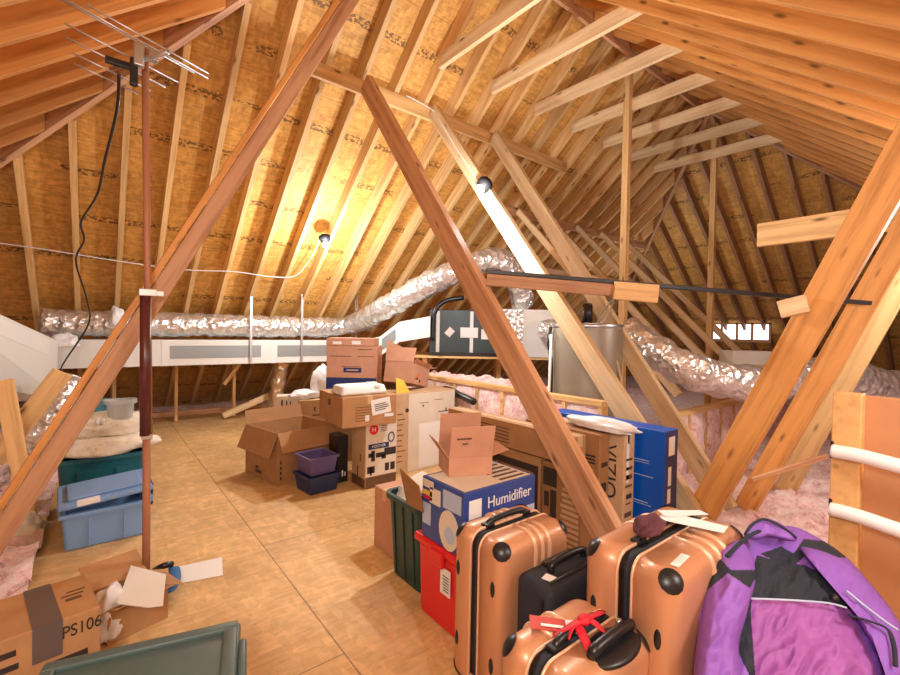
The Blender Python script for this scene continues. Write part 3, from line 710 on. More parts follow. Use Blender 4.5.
t = carton('black_carton', 'narrow black box standing behind the vacuum cleaner box', (1.84, 4.03, 0), .0, (.115, .2, .46), BLACK, tape=False)
rects(t, 'printed_marks', WHITE, 'x', [(.05, .1, .07, .17), (.08, .1, .095, .15)]); rects(t, 'printed_marks', WHITE, 'y', [(.05, .06, .065, .12), (.08, .06, .09, .10)])
# brown carton on top of the vacuum box
c = G(342, 429, .635); cr = G(396, 423, .635); cl = G(323, 417, .635)
rz = math.atan2(cr.y-c.y, cr.x-c.x); wd = (cr-c).length; dp = (cl-c).length
t = carton('shipping_carton', 'brown carton with a white address label resting on the vacuum cleaner box', (c.x, c.y, .635), rz, (wd, dp*1.05, .27), CARD)
rects(t, 'address_label', WHITE, 'y', [(wd-.12, .07, wd-.03, .1), (wd-.31, .045, wd-.27, .1)])
o = rects(t, 'address_label', WHITE, 'y', [(0, 0, .19, .14)]); o.location = (wd-.24, -.001, .09); o.rotation_euler = (0, -.14, 0)
o = rects(t, 'printed_lines', INK, 'y', lines(.02, .16, .12, 4, .018, .008)); o.location = (wd-.225, -.002, .06); o.rotation_euler = (0, -.14, 0)
rects(t, 'printed_lines', INKB, 'y', lines(.12, wd*.6, .17, 6, .024, .006)); rects(t, 'printed_marks', INKB, 'x', [(dp*.5, .16, dp*.6, .22)])
t = thing('foam_tray', 'white moulded foam tray lying on the brown carton with the address label', 'tray', (c.x+.02, c.y+.06, .907), rz+.05)
bm = bm_new(); box(bm, (0, 0, 0), (.46, .26, .085), bev=.025, seg=3)
for v in bm.verts:
    if v.co.z > .05: v.co.x = .23+(v.co.x-.23)*.93; v.co.y = .13+(v.co.y-.13)*.9
link('tray', bm, WHITE, t, True)
bm = bm_new(); box(bm, (.30, .10, .086), (.40, .15, .10), bev=.006); box(bm, (.33, .0, .06), (.38, .012, .09), bev=.003); link('latch', bm, WPL, t)
# tall record box behind
a, b = P(326, 393, 5.05), P(376, 393, 5.05)
rz = math.atan2(b.y-a.y, b.x-a.x); wd = (b-a).length
t = carton('support_carton', 'plain carton standing hidden behind the centre stack', (a.x, a.y, 0), rz, (wd, .42, a.z-.012), CARDB)
t = carton('record_carton', 'tall rosy carton with a navy label and navy band, behind the white foam tray', (a.x, a.y, a.z-.01), rz, (wd, .40, .55), CARDR, tape=False)
rects(t, 'navy_band', NAVYC, 'y', [(0, .0, wd, .19)]); rects(t, 'navy_band', NAVYC, 'x', [(0, .0, .40, .19)])
rects(t, 'navy_label', NAVYC, 'y', [(wd*.34, .25, wd*.70, .305)]); o = rects(t, 'printed_lines', CARDP, 'y', [(wd*.4, .27, wd*.64, .285)]); o.location.y = -.0015
rects(t, 'printed_lines', INKB, 'y', [(.04, .43, wd*.5, .437), (wd*.62, .43, wd-.03, .437), (wd*.62, .51, wd-.05, .518), (wd*.3, .315, wd*.68, .32)])
bm = bm_new(); box(bm, (-.004, -.004, .552), (wd*.93, .40, .64), bev=.004, seg=1); link('lid', bm, CARDR, t)
for it in ((wd*.5, .57, wd*.68, .61), (wd*.12, .57, wd*.3, .60)): rects(t, 'lid_label', WHITE, 'y', [it]).location.y = -.0045
# white and yellow boxes, bags behind the open carton
a, b = P(276, 416, 5.9), P(295, 416, 5.9)
t = carton('white_carton', 'white box with vertical printing behind the open brown carton', (a.x, a.y, 0), -.35, (.27, .22, a.z+.26), CARDW, tape=False)
h = a.z+.26; rects(t, 'printed_lines', INKB, 'y', [(.06, h-.26, .085, h-.05), (.12, h-.28, .14, h-.06), (.17, h-.24, .185, h-.07)])
a = P(299, 418, 5.6)
t = carton('yellow_carton', 'yellowish tan carton with white plastic heaped on it, behind the open brown carton', (a.x, a.y, 0), -.3, (.46, .36, a.z+.22), CARDP, tape=False)
h = a.z+.22; rects(t, 'printed_marks', INKB, 'y', [(.18, h-.14, .2, h-.09), (.16, h-.2, .3, h-.185)])
crumple('plastic_bag', FILM, (a.x+.12, a.y+.15, h+.002), .19, .13, .07, 4, 'flat heap of white plastic bags on the yellowish carton', 'bag')
crumple('plastic_bag', FILM, (a.x+.36, a.y+.2, h+.002), .14, .13, .26, 11, 'tall white plastic bag standing on the yellowish carton beside the record box', 'bag', amp=.25)
# big pale carton with the open one on it
t = carton('appliance_carton', 'big pale printed carton standing right of the vacuum cleaner box', (2.43, 3.92, 0), .02, (.80, .36, .84), CARDP, tape=False)
rects(t, 'white_front', CARDW, 'y', [(.16, .004, .795, .83)])
o = rects(t, 'white_layer', WHITE, 'y', [(.3, .02, .76, .50)]); o.location.y = -.0015  # plain white rectangle over the lower part of the front
rects(t, 'printed_lines', INKB, 'y', lines(.02, .13, .62, 10, .055, .01, .6)); o = rects(t, 'printed_lines', INKB, 'y', [(.3, .72, .42, .726), (.34, .68, .36, .70), (.5, .74, .62, .745), (.56, .6, .7, .61), (.66, .6, .68, .64)]); o.location.y = -.0015
bm = bm_new(); cyl(bm, (.14, -.003, .66), (.14, -.0012, .66), .022, n=18); link('round_mark', bm, INK, t)
t = carton('open_carton', 'tan open carton tipped on top of the big pale carton', (2.68, 4.02, .87), .62, (.48, .34, .23), CARDR, rot=(.0, .22, .55),
           flaps={'f': (40, .05, 0), 'l': (-15, .17, 0), 'b': (5, .24, .02), 'r': (80, .26, .02)})
t.location.z = .935
rects(t, 'printed_marks', INK, 'y', [(.1, .05, .16, .07), (.2, .03, .24, .06)]); rects(t, 'orange_print', flat('orange_print', (.8, .16, .02), .6), 'y', [(.13, .07, .2, .11)])
a = G(392, 393, .842)
bm = bm_new(); plate(bm, (0, 0, 0), (.17, 0, .0), (.10, .02, .13), (.02, .04, .16), .003); o = link('yellow_sheet', bm, YELLOW, None, loc=(2.46, 3.97, .842)); tag(o, 'yellow sheet of paper sticking up at the corner of the big pale carton', 'paper')
# flat television cartons and other slim cartons to the right
t = carton('television_carton', 'slim brown carton with a dark screen printed on its side, standing under the long carton', (2.34, 1.93, 0), 0, (.12, .98, .66), CARD)
rects(t, 'screen_print', INK, 'x', [(.02, .26, .46, .60)]); o = rects(t, 'screen_print', CARDB, 'x', [(.06, .30, .42, .55)]); o.location.x = -.0012
rects(t, 'dark_band', INK, 'x', [(.48, .60, 1.05, .64)])
t = carton('long_carton', 'long flat brown carton lying across the screen carton', (2.325, 1.66, .672), 0, (.13, 1.26, .185), CARD)
rects(t, 'printed_lines', INKB, 'x', lines(.55, .86, .13, 5, .025, .008, .1)+[(.98, .05, 1.10, .14), (1.2, .07, 1.32, .12), (.03, .04, .10, .06), (.02, .10, .13, .13)])
rects(t, 'printed_marks', INK, 'x', [(.03, .035, .06, .075), (.07, .06, .12, .08)])
t = carton('printed_carton', 'brown carton covered with dark product printing, behind the reddish middle brace', (2.335, 1.60, 0), 0, (.12, .31, .655), CARDB, tape=False)
rects(t, 'printed_lines', CARDP, 'x', lines(.02, .17, .50, 13, .035, .02, .2)); rects(t, 'picture_print', INK, 'x', [(.19, .50, .30, .62), (.19, .30, .24, .48), (.25, .36, .29, .46), (.19, .05, .29, .25)])
t = carton('slim_carton', 'slim reddish brown carton with dark print on its end, left of the tall tan one', (2.47, 1.57, 0), 0, (.11, .62, .87), CARDB, tape=False)
rects(t, 'printed_lines', INK, 'x', lines(.03, .2, .72, 3, .022, .012)+lines(.04, .16, .55, 2, .03, .02)); rects(t, 'printed_lines', INK, 'y', [(.02, .4, .09, .42), (.02, .5, .08, .56), (.02, .66, .09, .69)])
t = carton('upright_carton', 'tall tan carton with black lettering running up its side, beside the blue one', (2.60, 1.48, 0), 0, (.125, .80, .88), CARDP)
text('VIZIO', .125, INK, t, (-.002, .10, .62), (PI/2, PI/2, -PI/2), sx=1.1)
rects(t, 'printed_lines', INKB, 'y', [(.03, .70, .10, .715), (.03, .64, .1, .66), (.03, .58, .1, .61), (.02, .53, .1, .545), (.03, .42, .09, .43), (.02, .34, .10, .37)]); rects(t, 'dark_label', INK, 'y', [(.035, .455, .1, .485), (.02, .16, .09, .24)])
o = rects(t, 'clear_tape', FILM, 'y', [(.03, .56, .06, .875)])
t = carton('flat_carton', 'bright blue flat screen carton leaning room high behind the luggage', (2.78, 1.31, 0), 0, (.17, .90, .90), BLUEC, tape=False)
t['label'] = 'bright blue flat carton standing on edge in front of the water heater'
rects(t, 'printed_lines', HLIGHT, 'x', [(.1, .69, .26, .694), (.1, .675, .22, .678), (.07, .59, .26, .594), (.1, .42, .26, .425), (.08, .405, .2, .408)]); rects(t, 'dark_end', NAVYC, 'y', [(.004, .004, .166, .896)])
for it in [(.045, .74, .125, .86), (.045, .55, .085, .67), (.04, .44, .08, .53), (.06, .385, .11, .4)]: rects(t, 'bar_label', WHITE, 'y', [it]).location.y = -.0013
crumple('plastic_bag', FILM, (2.57, 1.62, .885), .06, .26, .05, 21, 'white plastic bag draped over the slim cartons in front of the blue one', 'bag')
crumple('paper_scrap', CARDP, (3.18, 1.62, .0), .06, .10, .42, 31, 'crumpled tan paper standing between the blue carton and the orange brace', 'paper')
crumple('plastic_bag', FILM, (3.05, 1.50, .0), .05, .07, .34, 37, 'clear plastic wad squeezed behind the end of the blue carton', 'bag')
# bins at the front of the pile
def taperbin(name, label, cat, loc, rz, w, d, h, m, tp=.05):
    t = thing(name, label, cat, loc, rz)
    bm = bm_new(); n = 8
    def rr(x0, y0, x1, y1, z, r):
        vs = []
        for cx, cy, a0 in ((x1-r, y1-r, 0), (x0+r, y1-r, 90), (x0+r, y0+r, 180), (x1-r, y0+r, 270)):
            for i in range(n+1): a = math.radians(a0+90*i/n); vs.append(bm.verts.new((cx+r*math.cos(a), cy+r*math.sin(a), z)))
        return vs
    L = [rr(tp, tp, w-tp, d-tp, 0, .05), rr(.006, .006, w-.006, d-.006, h-.03, .06), rr(-.012, -.012, w+.012, d+.012, h-.03, .065), rr(-.012, -.012, w+.012, d+.012, h, .065), rr(.012, .012, w-.012, d-.012, h, .05), rr(tp+.01, tp+.01, w-tp-.01, d-tp-.01, .02, .045)]
    for p, q in zip(L, L[1:]):
        k = len(p)
        for i in range(k): bm.faces.new((p[i], p[(i+1) % k], q[(i+1) % k], q[i]))
    bm.faces.new(L[0][::-1]); bm.faces.new(L[-1]); bmesh.ops.recalc_face_normals(bm, faces=bm.faces)
    link('tub', bm, m, t); return t
t = carton('plain_carton', 'plain tan carton tucked behind the dark green bin', (1.525, 2.46, 0), .0, (.36, .26, .42), CARDR)
t = taperbin('waste_bin', 'dark green open bin filled with plastic, beside the red tote', 'bin', (1.42, 2.0, 0), 0, .36, .40, .50, GREENB, .035)
for y in (.1, .2, .3):
    bm = bm_new(); plate(bm, (.028, y, .02), (.028, y+.012, .02), (-.002, y+.012, .46), (-.002, y, .46), .006); link('rib', bm, GREENB, t)
crumple('plastic_bag', FILM, (1.53, 2.28, .42), .07, .11, .08, 5, 'clear plastic wad in the dark green bin', 'bag')
bm = bm_new(); rnd = random.Random(5); pts = [Vector((rnd.uniform(-.05, .05), rnd.uniform(-.09, .09), rnd.uniform(0, .06))) for i in range(16)]; tube(bm, smooth_path(pts, 6), .010, 8)
tag(link('electric_lead', bm, flat('blue_cord', (.02, .12, .42), .4), None, True, (1.50, 2.10, .475)), 'tangled blue cord lying in the dark green bin', 'cord')
t = thing('beige_appliance', 'beige plastic appliance sticking out of the dark green bin', 'appliance', (1.60, 2.20, .40), 0, rot=(.15, -.25, 0))
bm = bm_new(); box(bm, (-.05, -.14, 0), (.10, .15, .17), bev=.015); link('case', bm, CARDW, t); bm = bm_new(); cyl(bm, (-.058, .02, .11), (-.049, .02, .11), .012); link('button', bm, INK, t)
t = thing('red_tote', 'bright red plastic tote with a white paper label, standing beside the copper suitcase', 'tote', (1.345, 1.57, 0))
bm = bm_new(); box(bm, (.015, .0, 0), (.34, .37, .385), bev=.02, seg=3)
for v in bm.verts:
    if v.co.z < .1: v.co.x = .18+(v.co.x-.18)*.94; v.co.y = .185+(v.co.y-.185)*.95
link('tub', bm, RED, t); bm = bm_new(); box(bm, (-.01, -.012, .387), (.36, .385, .43), bev=.014, seg=3); link('lid', bm, RED, t)
bm = bm_new(); box(bm, (-.022, .12, .335), (.0, .22, .41), bev=.006); link('latch', bm, RED, t)
bm = bm_new(); box(bm, (-.0015, .085, .2), (.0, .165, .33)); o = link('paper_label', bm, WHITE, t); o.location.x = .008
o = rects(t, 'printed_lines', INKB, 'x', lines(.095, .155, .29, 6, .014, .005)); o.location.x = .006
t = carton('humidifier_carton', 'blue and white humidifier box lying on the red tote', (1.345, 1.555, .433), 0, (.50, .34, .31), HBLUE, tape=False)
rects(t, 'white_splash', CARDW, 'x', [(.18, .19, .27, .27), (.24, .26, .33, .3)]); rects(t, 'pale_panel', HLIGHT, 'x', [(.02, .2, .16, .29), (.26, .07, .33, .18)])
bm = bm_new(); cyl(bm, (-.004, .11, .10), (-.0005, .11, .10), .075, n=28); 
for v in bm.verts: v.co.z = .10+(v.co.z-.10)*1.3
link('product_picture', bm, CARDW, t); bm = bm_new(); cyl(bm, (-.006, .10, .08), (-.0042, .10, .08), .04, n=20); link('product_picture', bm, HLIGHT, t)
rects(t, 'red_strip', RED, 'x', [(.25, .20, .33, .215)]); rects(t, 'orange_strip', YELLOW, 'x', [(.25, .22, .33, .245)])
o = rects(t, 'white_strip', HLIGHT, 'y', [(.0, .0, .495, .16)]); text('Humidifier', .078, WHITE, t, (.305, -.003, .235), NEGY, ext=.001, sx=.95)
rects(t, 'white_logo', WHITE, 'y', [(.03, .18, .11, .27)])
rects(t, 'white_top', CARDW, .31, [(.02, .02, .48, .32)]); o = rects(t, 'printed_lines', INKB, .3112, [(.28, .04+.05*i, .46, .06+.05*i) for i in range(5)])
c0 = G(448, 485, .7155)
t = carton('open_carton', 'small tan open carton standing on the humidifier box', (1.315, 1.60, .7155), .1, (.24, .20, .10), CARDR, rot=(0, 0, -.38),
           flaps={'f': (12, .17, 0), 'l': (35, .10, .03), 'b': (-8, .2, 0), 'r': (75, .1, .04)})
t.location = (c0.x+.02, c0.y+.02, .7455)
o = rects(t, 'printed_lines', INKB, 'y', [(.03, .2, .11, .208), (.06, .175, .09, .182)]); o.location.y = -.034
bm = bm_new(); plate(bm, (0, 0, 0), (.0, -.16, 0), (-.04, -.17, .15), (-.05, .0, .2), .004); o = link('cardboard_flap', bm, CARDB, None, loc=(1.335, 2.02, .56)); tag(o, 'loose brown cardboard flap stuck between the humidifier box and the dark green bin', 'cardboard')

# ------------------------------------------------------------------ left side
c, cb_, cl = G(101, 606, .38), G(80, 575, .38), G(0, 642, .38)
rz = math.atan2((c-cl).y, (c-cl).x)
W_, D_ = .46, (cb_-c).length
org = c - Vector((math.cos(rz), math.sin(rz), 0))*W_
t = carton('taped_carton', 'brown carton with wide grey tape and printed letters, at the lower left edge', (org.x, org.y, 0), rz, (W_, D_, .38), CARD, tape=False)
bm = bm_new(); box(bm, (.26, -.001, .381), (.345, D_+.001, .3825)); box(bm, (.26, -.0022, .25), (.345, -.0008, .3825)); link('grey_tape', bm, TAPE, t)
bm = bm_new(); box(bm, (.0, .02, .381), (.06, .1, .3825)); link('grey_tape', bm, TAPE, t)
text('PS106', .066, INK, t, (.402, -.0022, .325), NEGY, ext=.0012, sx=.75)
rects(t, 'printed_lines', INK, 'y', lines(.02, .24, .31, 2, .05, .022, .1)+lines(.02, .24, .21, 4, .03, .01, .2)+[(.3, .21, .42, .235)])
rects(t, 'paper_label', CARDP, .38, [(.01, .09, .17, .2)]); o = rects(t, 'printed_marks', INKB, .38, [(.37, .13, .42, .15), (.36, .17, .43, .18), (.38, .2, .44, .21), (.04, .12, .06, .17), (.1, .13, .12, .18)]); o.location.z = .001
t = carton('open_carton', 'small opened carton with a labelled flap, between the taped carton and the mast', (.05, 2.58, 0), .30, (.26, .24, .17), CARD,
           flaps={'f': (70, .07, 0), 'l': (120, .10, 0), 'b': (62, .16, 0), 'r': (110, .08, 0)})
crumple('plastic_wad', FILM, (.06, 2.66, .02), .07, .08, .15, 71, 'crumpled clear plastic in the small opened carton', 'plastic wad')
bm = bm_new(); a = [G(131, 566, .205), G(166, 575, .215), G(163, 606, .205), G(148, 608, .20), G(117, 604, .20)]; o0 = a[0].copy()
vs = [bm.verts.new(p-o0) for p in a]; f = bm.faces.new(vs); r = bmesh.ops.extrude_face_region(bm, geom=[f]); bmesh.ops.translate(bm, vec=(0, 0, .004), verts=[v for v in r['geom'] if isinstance(v, bmesh.types.BMVert)]); bmesh.ops.recalc_face_normals(bm, faces=bm.faces)
tag(link('white_layer', bm, WHITE, None, False, o0), 'white card sheet lying on the small opened carton beside the mast foot', 'paper')
bm = bm_new(); plate(bm, G(176, 567, .004), G(222, 557, .004), G(223, 575, .004), G(181, 583, .004), .002); bmesh.ops.recalc_face_normals(bm, faces=bm.faces)
o = link('white_layer', bm, WHITE); tag(o, 'sheet of printed white paper lying flat on the deck', 'paper')
t = thing('strap_roll', 'blue strap with a black buckle lying beside the white card sheet', 'strap', G(167, 585, 0))
b0 = t.location.copy()
bm = bm_new(); tube(bm, smooth_path([G(174, 568, .06)-b0, G(175, 578, .07)-b0, G(170, 590, .05)-b0, G(162, 596, .02)-b0], 6), .03, 10, flat_=.3); link('webbing', bm, flat('blue_webbing', (.02, .14, .36), .6), t, True)
bm = bm_new(); tube(bm, smooth_path([G(155, 570, .04)-b0, G(163, 566, .09)-b0, G(172, 564, .08)-b0], 6), .018, 8); link('buckle', bm, BLACK, t, True)
bm = bm_new(); plate(bm, G(-6, 604, .05), G(18, 588, .05), G(22, 592, .05), G(0, 610, .05), .003); bmesh.ops.recalc_face_normals(bm, faces=bm.faces); tag(link('paper_scrap', bm, WHITE), 'strip of white paper on the insulation beside the taped carton', 'paper')
# lidded tote at the front
a, b = G(241, 619, .42), G(42, 664, .42)
rz = math.atan2((a-b).y, (a-b).x); Lw = (a-b).length
o = thing('lidded_tote', 'slate green lidded storage tote at the bottom left of the picture', 'tote', (b.x, b.y, 0), rz)
dd = .42
bm = bm_new(); box(bm, (.04, -dd+.03, 0), (Lw-.04, -.03, .385), bev=.03, seg=3); link('tub', bm, GREENB, o, True)
bm = bm_new(); 
def ringbox(bm, x0, y0, x1, y1, wd, z0, z1, bev):
    box(bm, (x0, y0, z0), (x1, y1, z1), bev=bev, seg=4)
ringbox(bm, 0, -dd, Lw, 0, .05, .385, .412, .011); ld = link('lid', bm, SLATE, o, True)
bm = bm_new(); r = .045
for lo, hi in (((.01, -.05, .408), (Lw-.01, -.008, .428)), ((.01, -dd+.008, .408), (Lw-.01, -dd+.05, .428)), ((.01, -dd+.05, .408), (.05, -.05, .428)), ((Lw-.055, -dd+.05, .408), (Lw-.01, -.05, .428))): box(bm, lo, hi, bev=.007, seg=3)
link('lid_rim', bm, SLATE, ld, True)
bm = bm_new(); box(bm, (Lw-.005, -.30, .37), (Lw+.02, -.12, .425), bev=.008, seg=3); link('latch_handle', bm, SLATE, o, True)
# blue tote with its lid ajar
t = thing('blue_tote', 'light blue plastic tote with its lid ajar, beside the mast at the left', 'tote', (-.17, 3.80, 0), .03)
bm = bm_new(); box(bm, (0, 0, 0), (.47, .40, .25), bev=.02, seg=3)
for v in bm.verts:
    if v.co.z < .12: v.co.x = .235+(v.co.x-.235)*.93; v.co.y = .2+(v.co.y-.2)*.93
tf = max(bm.faces, key=lambda f: f.normal.z*f.calc_area()); bmesh.ops.inset_individual(bm, faces=[tf], thickness=.004); bmesh.ops.translate(bm, vec=(0, 0, -.2), verts=tf.verts[:])
link('tub', bm, BLUET, t)
bm = bm_new(); box(bm, (-.015, -.015, .225), (.485, 0, .25), bev=.004); box(bm, (-.02, .1, .2), (0, .3, .25), bev=.004); box(bm, (.47, .1, .2), (.51, .3, .25), bev=.004)
for x in (.14, .33): box(bm, (x, -.006, .02), (x+.012, .02, .225))
link('rim', bm, BLUET, t)
bm = bm_new(); box(bm, (-.02, -.03, 0), (.50, .43, .035), bev=.012, seg=3); box(bm, (.03, .03, .034), (.45, .37, .055), bev=.012, seg=3)
o = link('lid', bm, BLUET, t); o.location = (-.0, .0, .285); o.rotation_euler = (.03, -.075, .02)
bm = bm_new(); box(bm, (.08, -.033, .010), (.2, .02, .037)); o2 = link('paper_label', bm, WHITE, o); o2.location = (0, 0, .002)
bm = bm_new(); box(bm, (.485, .12, .17), (.515, .28, .33), bev=.008); link('latch', bm, NAVY, t)
t = taperbin('teal_bin', 'teal storage bin behind the blue tote with cream insulation on top', 'bin', (-.23, 4.42, 0), .02, .58, .42, .46, TEAL, .03)
bm = bm_new(); box(bm, (.12, -.004, .22), (.27, .02, .36), bev=.004); link('embossed_panel', bm, TEAL, t)
bm = bm_new(); box(bm, (.36, -.004, .22), (.52, .02, .36), bev=.004); link('embossed_panel', bm, TEAL, t)
for i, (x, y, z, sx, sy, sz, lab) in enumerate(((.06, 4.62, .465, .34, .22, .10, 'cream insulation roll draped directly on the teal bin'), (.09, 4.66, .60, .31, .20, .12, 'upper roll of cream insulation, with the plastic tubs on it'))):
    crumple('insulation_roll', CREAM, (x, y, z), sx, sy, sz, 40+i, lab, 'insulation', amp=.3, fr=2.6)
t = taperbin('blue_tub', 'small pale blue plastic tub on the cream insulation', 'tub', (-.10, 4.62, .74), .0, .20, .18, .13, LBLUE, .02)
t = taperbin('clear_tub', 'cloudy clear plastic tub tipped on the cream insulation beside the pale blue one', 'tub', (.06, 4.46, .74), 0, .20, .14, .15, CLEAR, .015)
for i, (px, lab) in enumerate(((97, 'tiny white pot on the cream insulation, the left one of two'), (103, 'tiny white pot on the cream insulation, the right one of two'))):
    q = AX(px, 430, 1, 4.44); bm = bm_new(); cyl(bm, (0, 0, 0), (0, 0, .045), .014, n=14); tag(link('small_pot', bm, WPL, None, True, (q.x, 4.44, .715)), lab, 'pot', 'tiny white pots')
crumple('plastic_wad', CARDW, (-.42, 4.15, .06), .13, .12, .10, 55, 'crumpled pale wrapping behind the left end of the blue tote', 'wrapping')
# ------------------------------------------------------------------ luggage
def suitcase(label, loc, rz, W, T, H, handle_y=.0, ribs=3, rib_x=.0, sides=(-1, 1), sp=.10):
    t = thing('suitcase', label, 'suitcase', loc, rz); zb = .045; g = .022; R = .055
    def shell(y0, y1, nm):
        bm = bm_new(); box(bm, (-W/2, y0, zb), (W/2, y1, H), bev=R, seg=5)
        return link(nm, bm, COPPER, t, True)
    def half(y0, y1, inner):
        """a rounded shell cut flat where the zip runs"""
        bm = bm_new(); box(bm, (-W/2, -T/2, zb), (W/2, T/2, H), bev=R, seg=5)
        geom = bm.verts[:]+bm.edges[:]+bm.faces[:]
        yy, nn = (y0, (0, -1, 0)) if inner > 0 else (y1, (0, 1, 0))
        r = bmesh.ops.bisect_plane(bm, geom=geom, plane_co=(0, yy, 0), plane_no=nn, clear_outer=True)
        es = [e for e in r['geom_cut'] if isinstance(e, bmesh.types.BMEdge)]
        bmesh.ops.edgeloop_fill(bm, edges=es)
        o = link('shell', bm, COPPER, t, True); return o
    half(g, T/2, 1); half(-T/2, -g, -1)
    bm = bm_new(); box(bm, (-W/2+.005, -g+.0005, zb+.005), (W/2-.005, g-.0005, H-.005), bev=R-.004, seg=5); link('zipper_band', bm, BLACKF, t, True)
    for s in (-1, 1):
        bm = bm_new()
        loop = []
        for cx, cz, a0 in ((W/2-R, H-R, 90), (W/2-R, zb+R, 0), (-W/2+R, zb+R, -90), (-W/2+R, H-R, -180)):
            for i in range(9): a = math.radians(a0-90*i/8); loop.append(Vector((cx+(R+.0)*math.cos(a), s*(g+.003), cz+(R+.0)*math.sin(a))))
        loop.append(loop[0]); tube(bm, loop, .0045, 8, cap=False); link('edge_piping', bm, COPPERL, t, True)
    for i in range(ribs):
        x = rib_x+(i-(ribs-1)/2)*W*sp
        for s in sides:
            bm = bm_new(); pts = [(x, s*(T/2-.001), zb+.10), (x, s*(T/2-.001), H-R)]
            for k in range(1, 7): a = PI/2*k/6; pts.append((x, s*(T/2-R+(R-.001)*math.cos(a)), H-R+(R-.001)*math.sin(a)))
            pts.append((x, s*(g+.012), H-.001)); tube(bm, pts, .0105, 10); link('rib', bm, COPPERL, t, True)
    for sx in (-1, 1):
        for sy in (-1, 1):
            for z in (zb+R, H-R):
                bm = bm_new(); ball(bm, (0, 0, 0), R+.004, u=24, v=16)
                d = Vector((sx, sy, 1 if z > H/2 else -1)).normalized()
                geom = bm.verts[:]+bm.edges[:]+bm.faces[:]
                bmesh.ops.bisect_plane(bm, geom=geom, plane_co=d*(R*.84), plane_no=d, clear_inner=True)
                o = link('corner_guard', bm, BLACK, t, True); o.location = (sx*(W/2-R), sy*(T/2-R), z)
        for sy in (-1, 1):
            for z in (zb+(H-zb)*.27, zb+(H-zb)*.73):
                bm = bm_new(); ball(bm, (sx*(W/2-.001), sy*T*.34, z), .03, .2, .38, 1.05); link('side_stud', bm, BLACK, t, True)
    hx = W*.26; hz = H+.019
    bm = bm_new(); tube(bm, smooth_path([(-hx, handle_y, H-.004), (-hx+.012, handle_y, hz-.006), (-hx*.5, handle_y, hz), (hx*.5, handle_y, hz), (hx-.012, handle_y, hz-.006), (hx, handle_y, H-.004)], 6), .013, 10, flat_=1.0)
    ch = link('carry_handle', bm, BLACK, t, True)
    for x in (-hx, hx): 
        bm = bm_new(); box(bm, (x-.025, handle_y-.018, H-.006), (x+.025, handle_y+.018, H+.01), bev=.004); link('handle_mount', bm, BLACK, ch)
    for sx in (-1, 1):
        for sy in (-1, 1):
            bm = bm_new(); cyl(bm, (sx*(W/2-.06)-.012, sy*(T/2-.06), .024), (sx*(W/2-.06)+.012, sy*(T/2-.06), .024), .024, n=20); box(bm, (sx*(W/2-.06)-.018, sy*(T/2-.06)-.018, .03), (sx*(W/2-.06)+.018, sy*(T/2-.06)+.018, .06), bev=.004)
            link('wheel', bm, BLACK, t)
    return t
def zip_pull(t, x, y, z):
    bm = bm_new(); ball(bm, (x, y, z), .012, .4, 1, 1); tube(bm, [(x, y, z), (x-.006, y, z-.05)], .005, 8); link('zip_pull', bm, STEEL, t, True)
s1 = suitcase('copper suitcase beside the red tote, the farthest of the three copper ones', (1.405, 1.305, 0), .0, .43, .30, .69, .035, 3, .02)
zip_pull(s1, -.22, .0, .12)
bm = bm_new(); box(bm, (.0, -.158, .47), (.07, -.149, .50), bev=.003); link('lock', bm, BLACK, s1)
s2 = suitcase('large copper suitcase between the black bag and the purple jacket', (1.60, .735, 0), .0, .58, .32, .80, .03, 3, .03)
zip_pull(s2, -.295, .0, .35)
bm = bm_new(); plate(bm, (-.22, -.135, .8015), (-.12, -.125, .8015), (-.125, -.10, .8015), (-.225, -.11, .8015), .001); bmesh.ops.recalc_face_normals(bm, faces=bm.faces); link('paper_sticker', bm, WHITE, s2)
bm = bm_new(); tube(bm, smooth_path([(-.293, .01, .56), (-.30, .012, .51), (-.298, .0, .48), (-.297, -.01, .45)], 5), .003, 6); link('white_string', bm, WPL, s2, True)
bm = bm_new(); box(bm, (-.30, -.12, .1), (-.285, -.08, .36), bev=.004); link('side_handle', bm, BLACK, s2)
# luggage tags on the big suitcase
t = thing('luggage_tag', 'white paper luggage tag lying across the top of the large copper suitcase', 'tag', (1.60, .70, .802))
bm = bm_new(); plate(bm, (-.02, .06, .040), (.12, -.10, .012), (.19, -.09, .012), (.05, .08, .046), .002); plate(bm, (.0, .05, .05), (.20, -.02, .03), (.22, .02, .028), (.03, .09, .05), .002); bmesh.ops.recalc_face_normals(bm, faces=bm.faces); link('paper_slip', bm, WHITE, t)
crumple('cloth_pouch', flat('plaid_cloth', (.12, .03, .045), .8, nz=.6), (1.47, .74, .835), .075, .04, .035, 61, 'small dark red plaid cloth pouch on top of the large copper suitcase', 'pouch', amp=.3)
s3 = suitcase('small copper cabin suitcase with a red ribbon on its handle, in front of the others', (1.145, .79, 0), .0, .40, .29, .595, .0, 3, -.03, (1,))
bm = bm_new(); ball(bm, (.045, -.088, .583), .105, 1.15, .62, .2, 28, 16); link('handle_cup', bm, BLACK, s3, True)
bm = bm_new(); tube(bm, smooth_path([(-.05, -.085, .595), (-.045, -.092, .618), (.045, -.098, .63), (.135, -.092, .618), (.14, -.085, .595)], 6), .016, 12); link('pull_handle', bm, BLACK, s3, True)
bm = bm_new(); ball(bm, (.11, -.072, .622), .012, u=14, v=10); link('release_button', bm, STEEL, s3, True)
t = thing('red_ribbon', 'red ribbon knotted round the handle of the small copper suitcase', 'ribbon', (1.155, .785, .606))
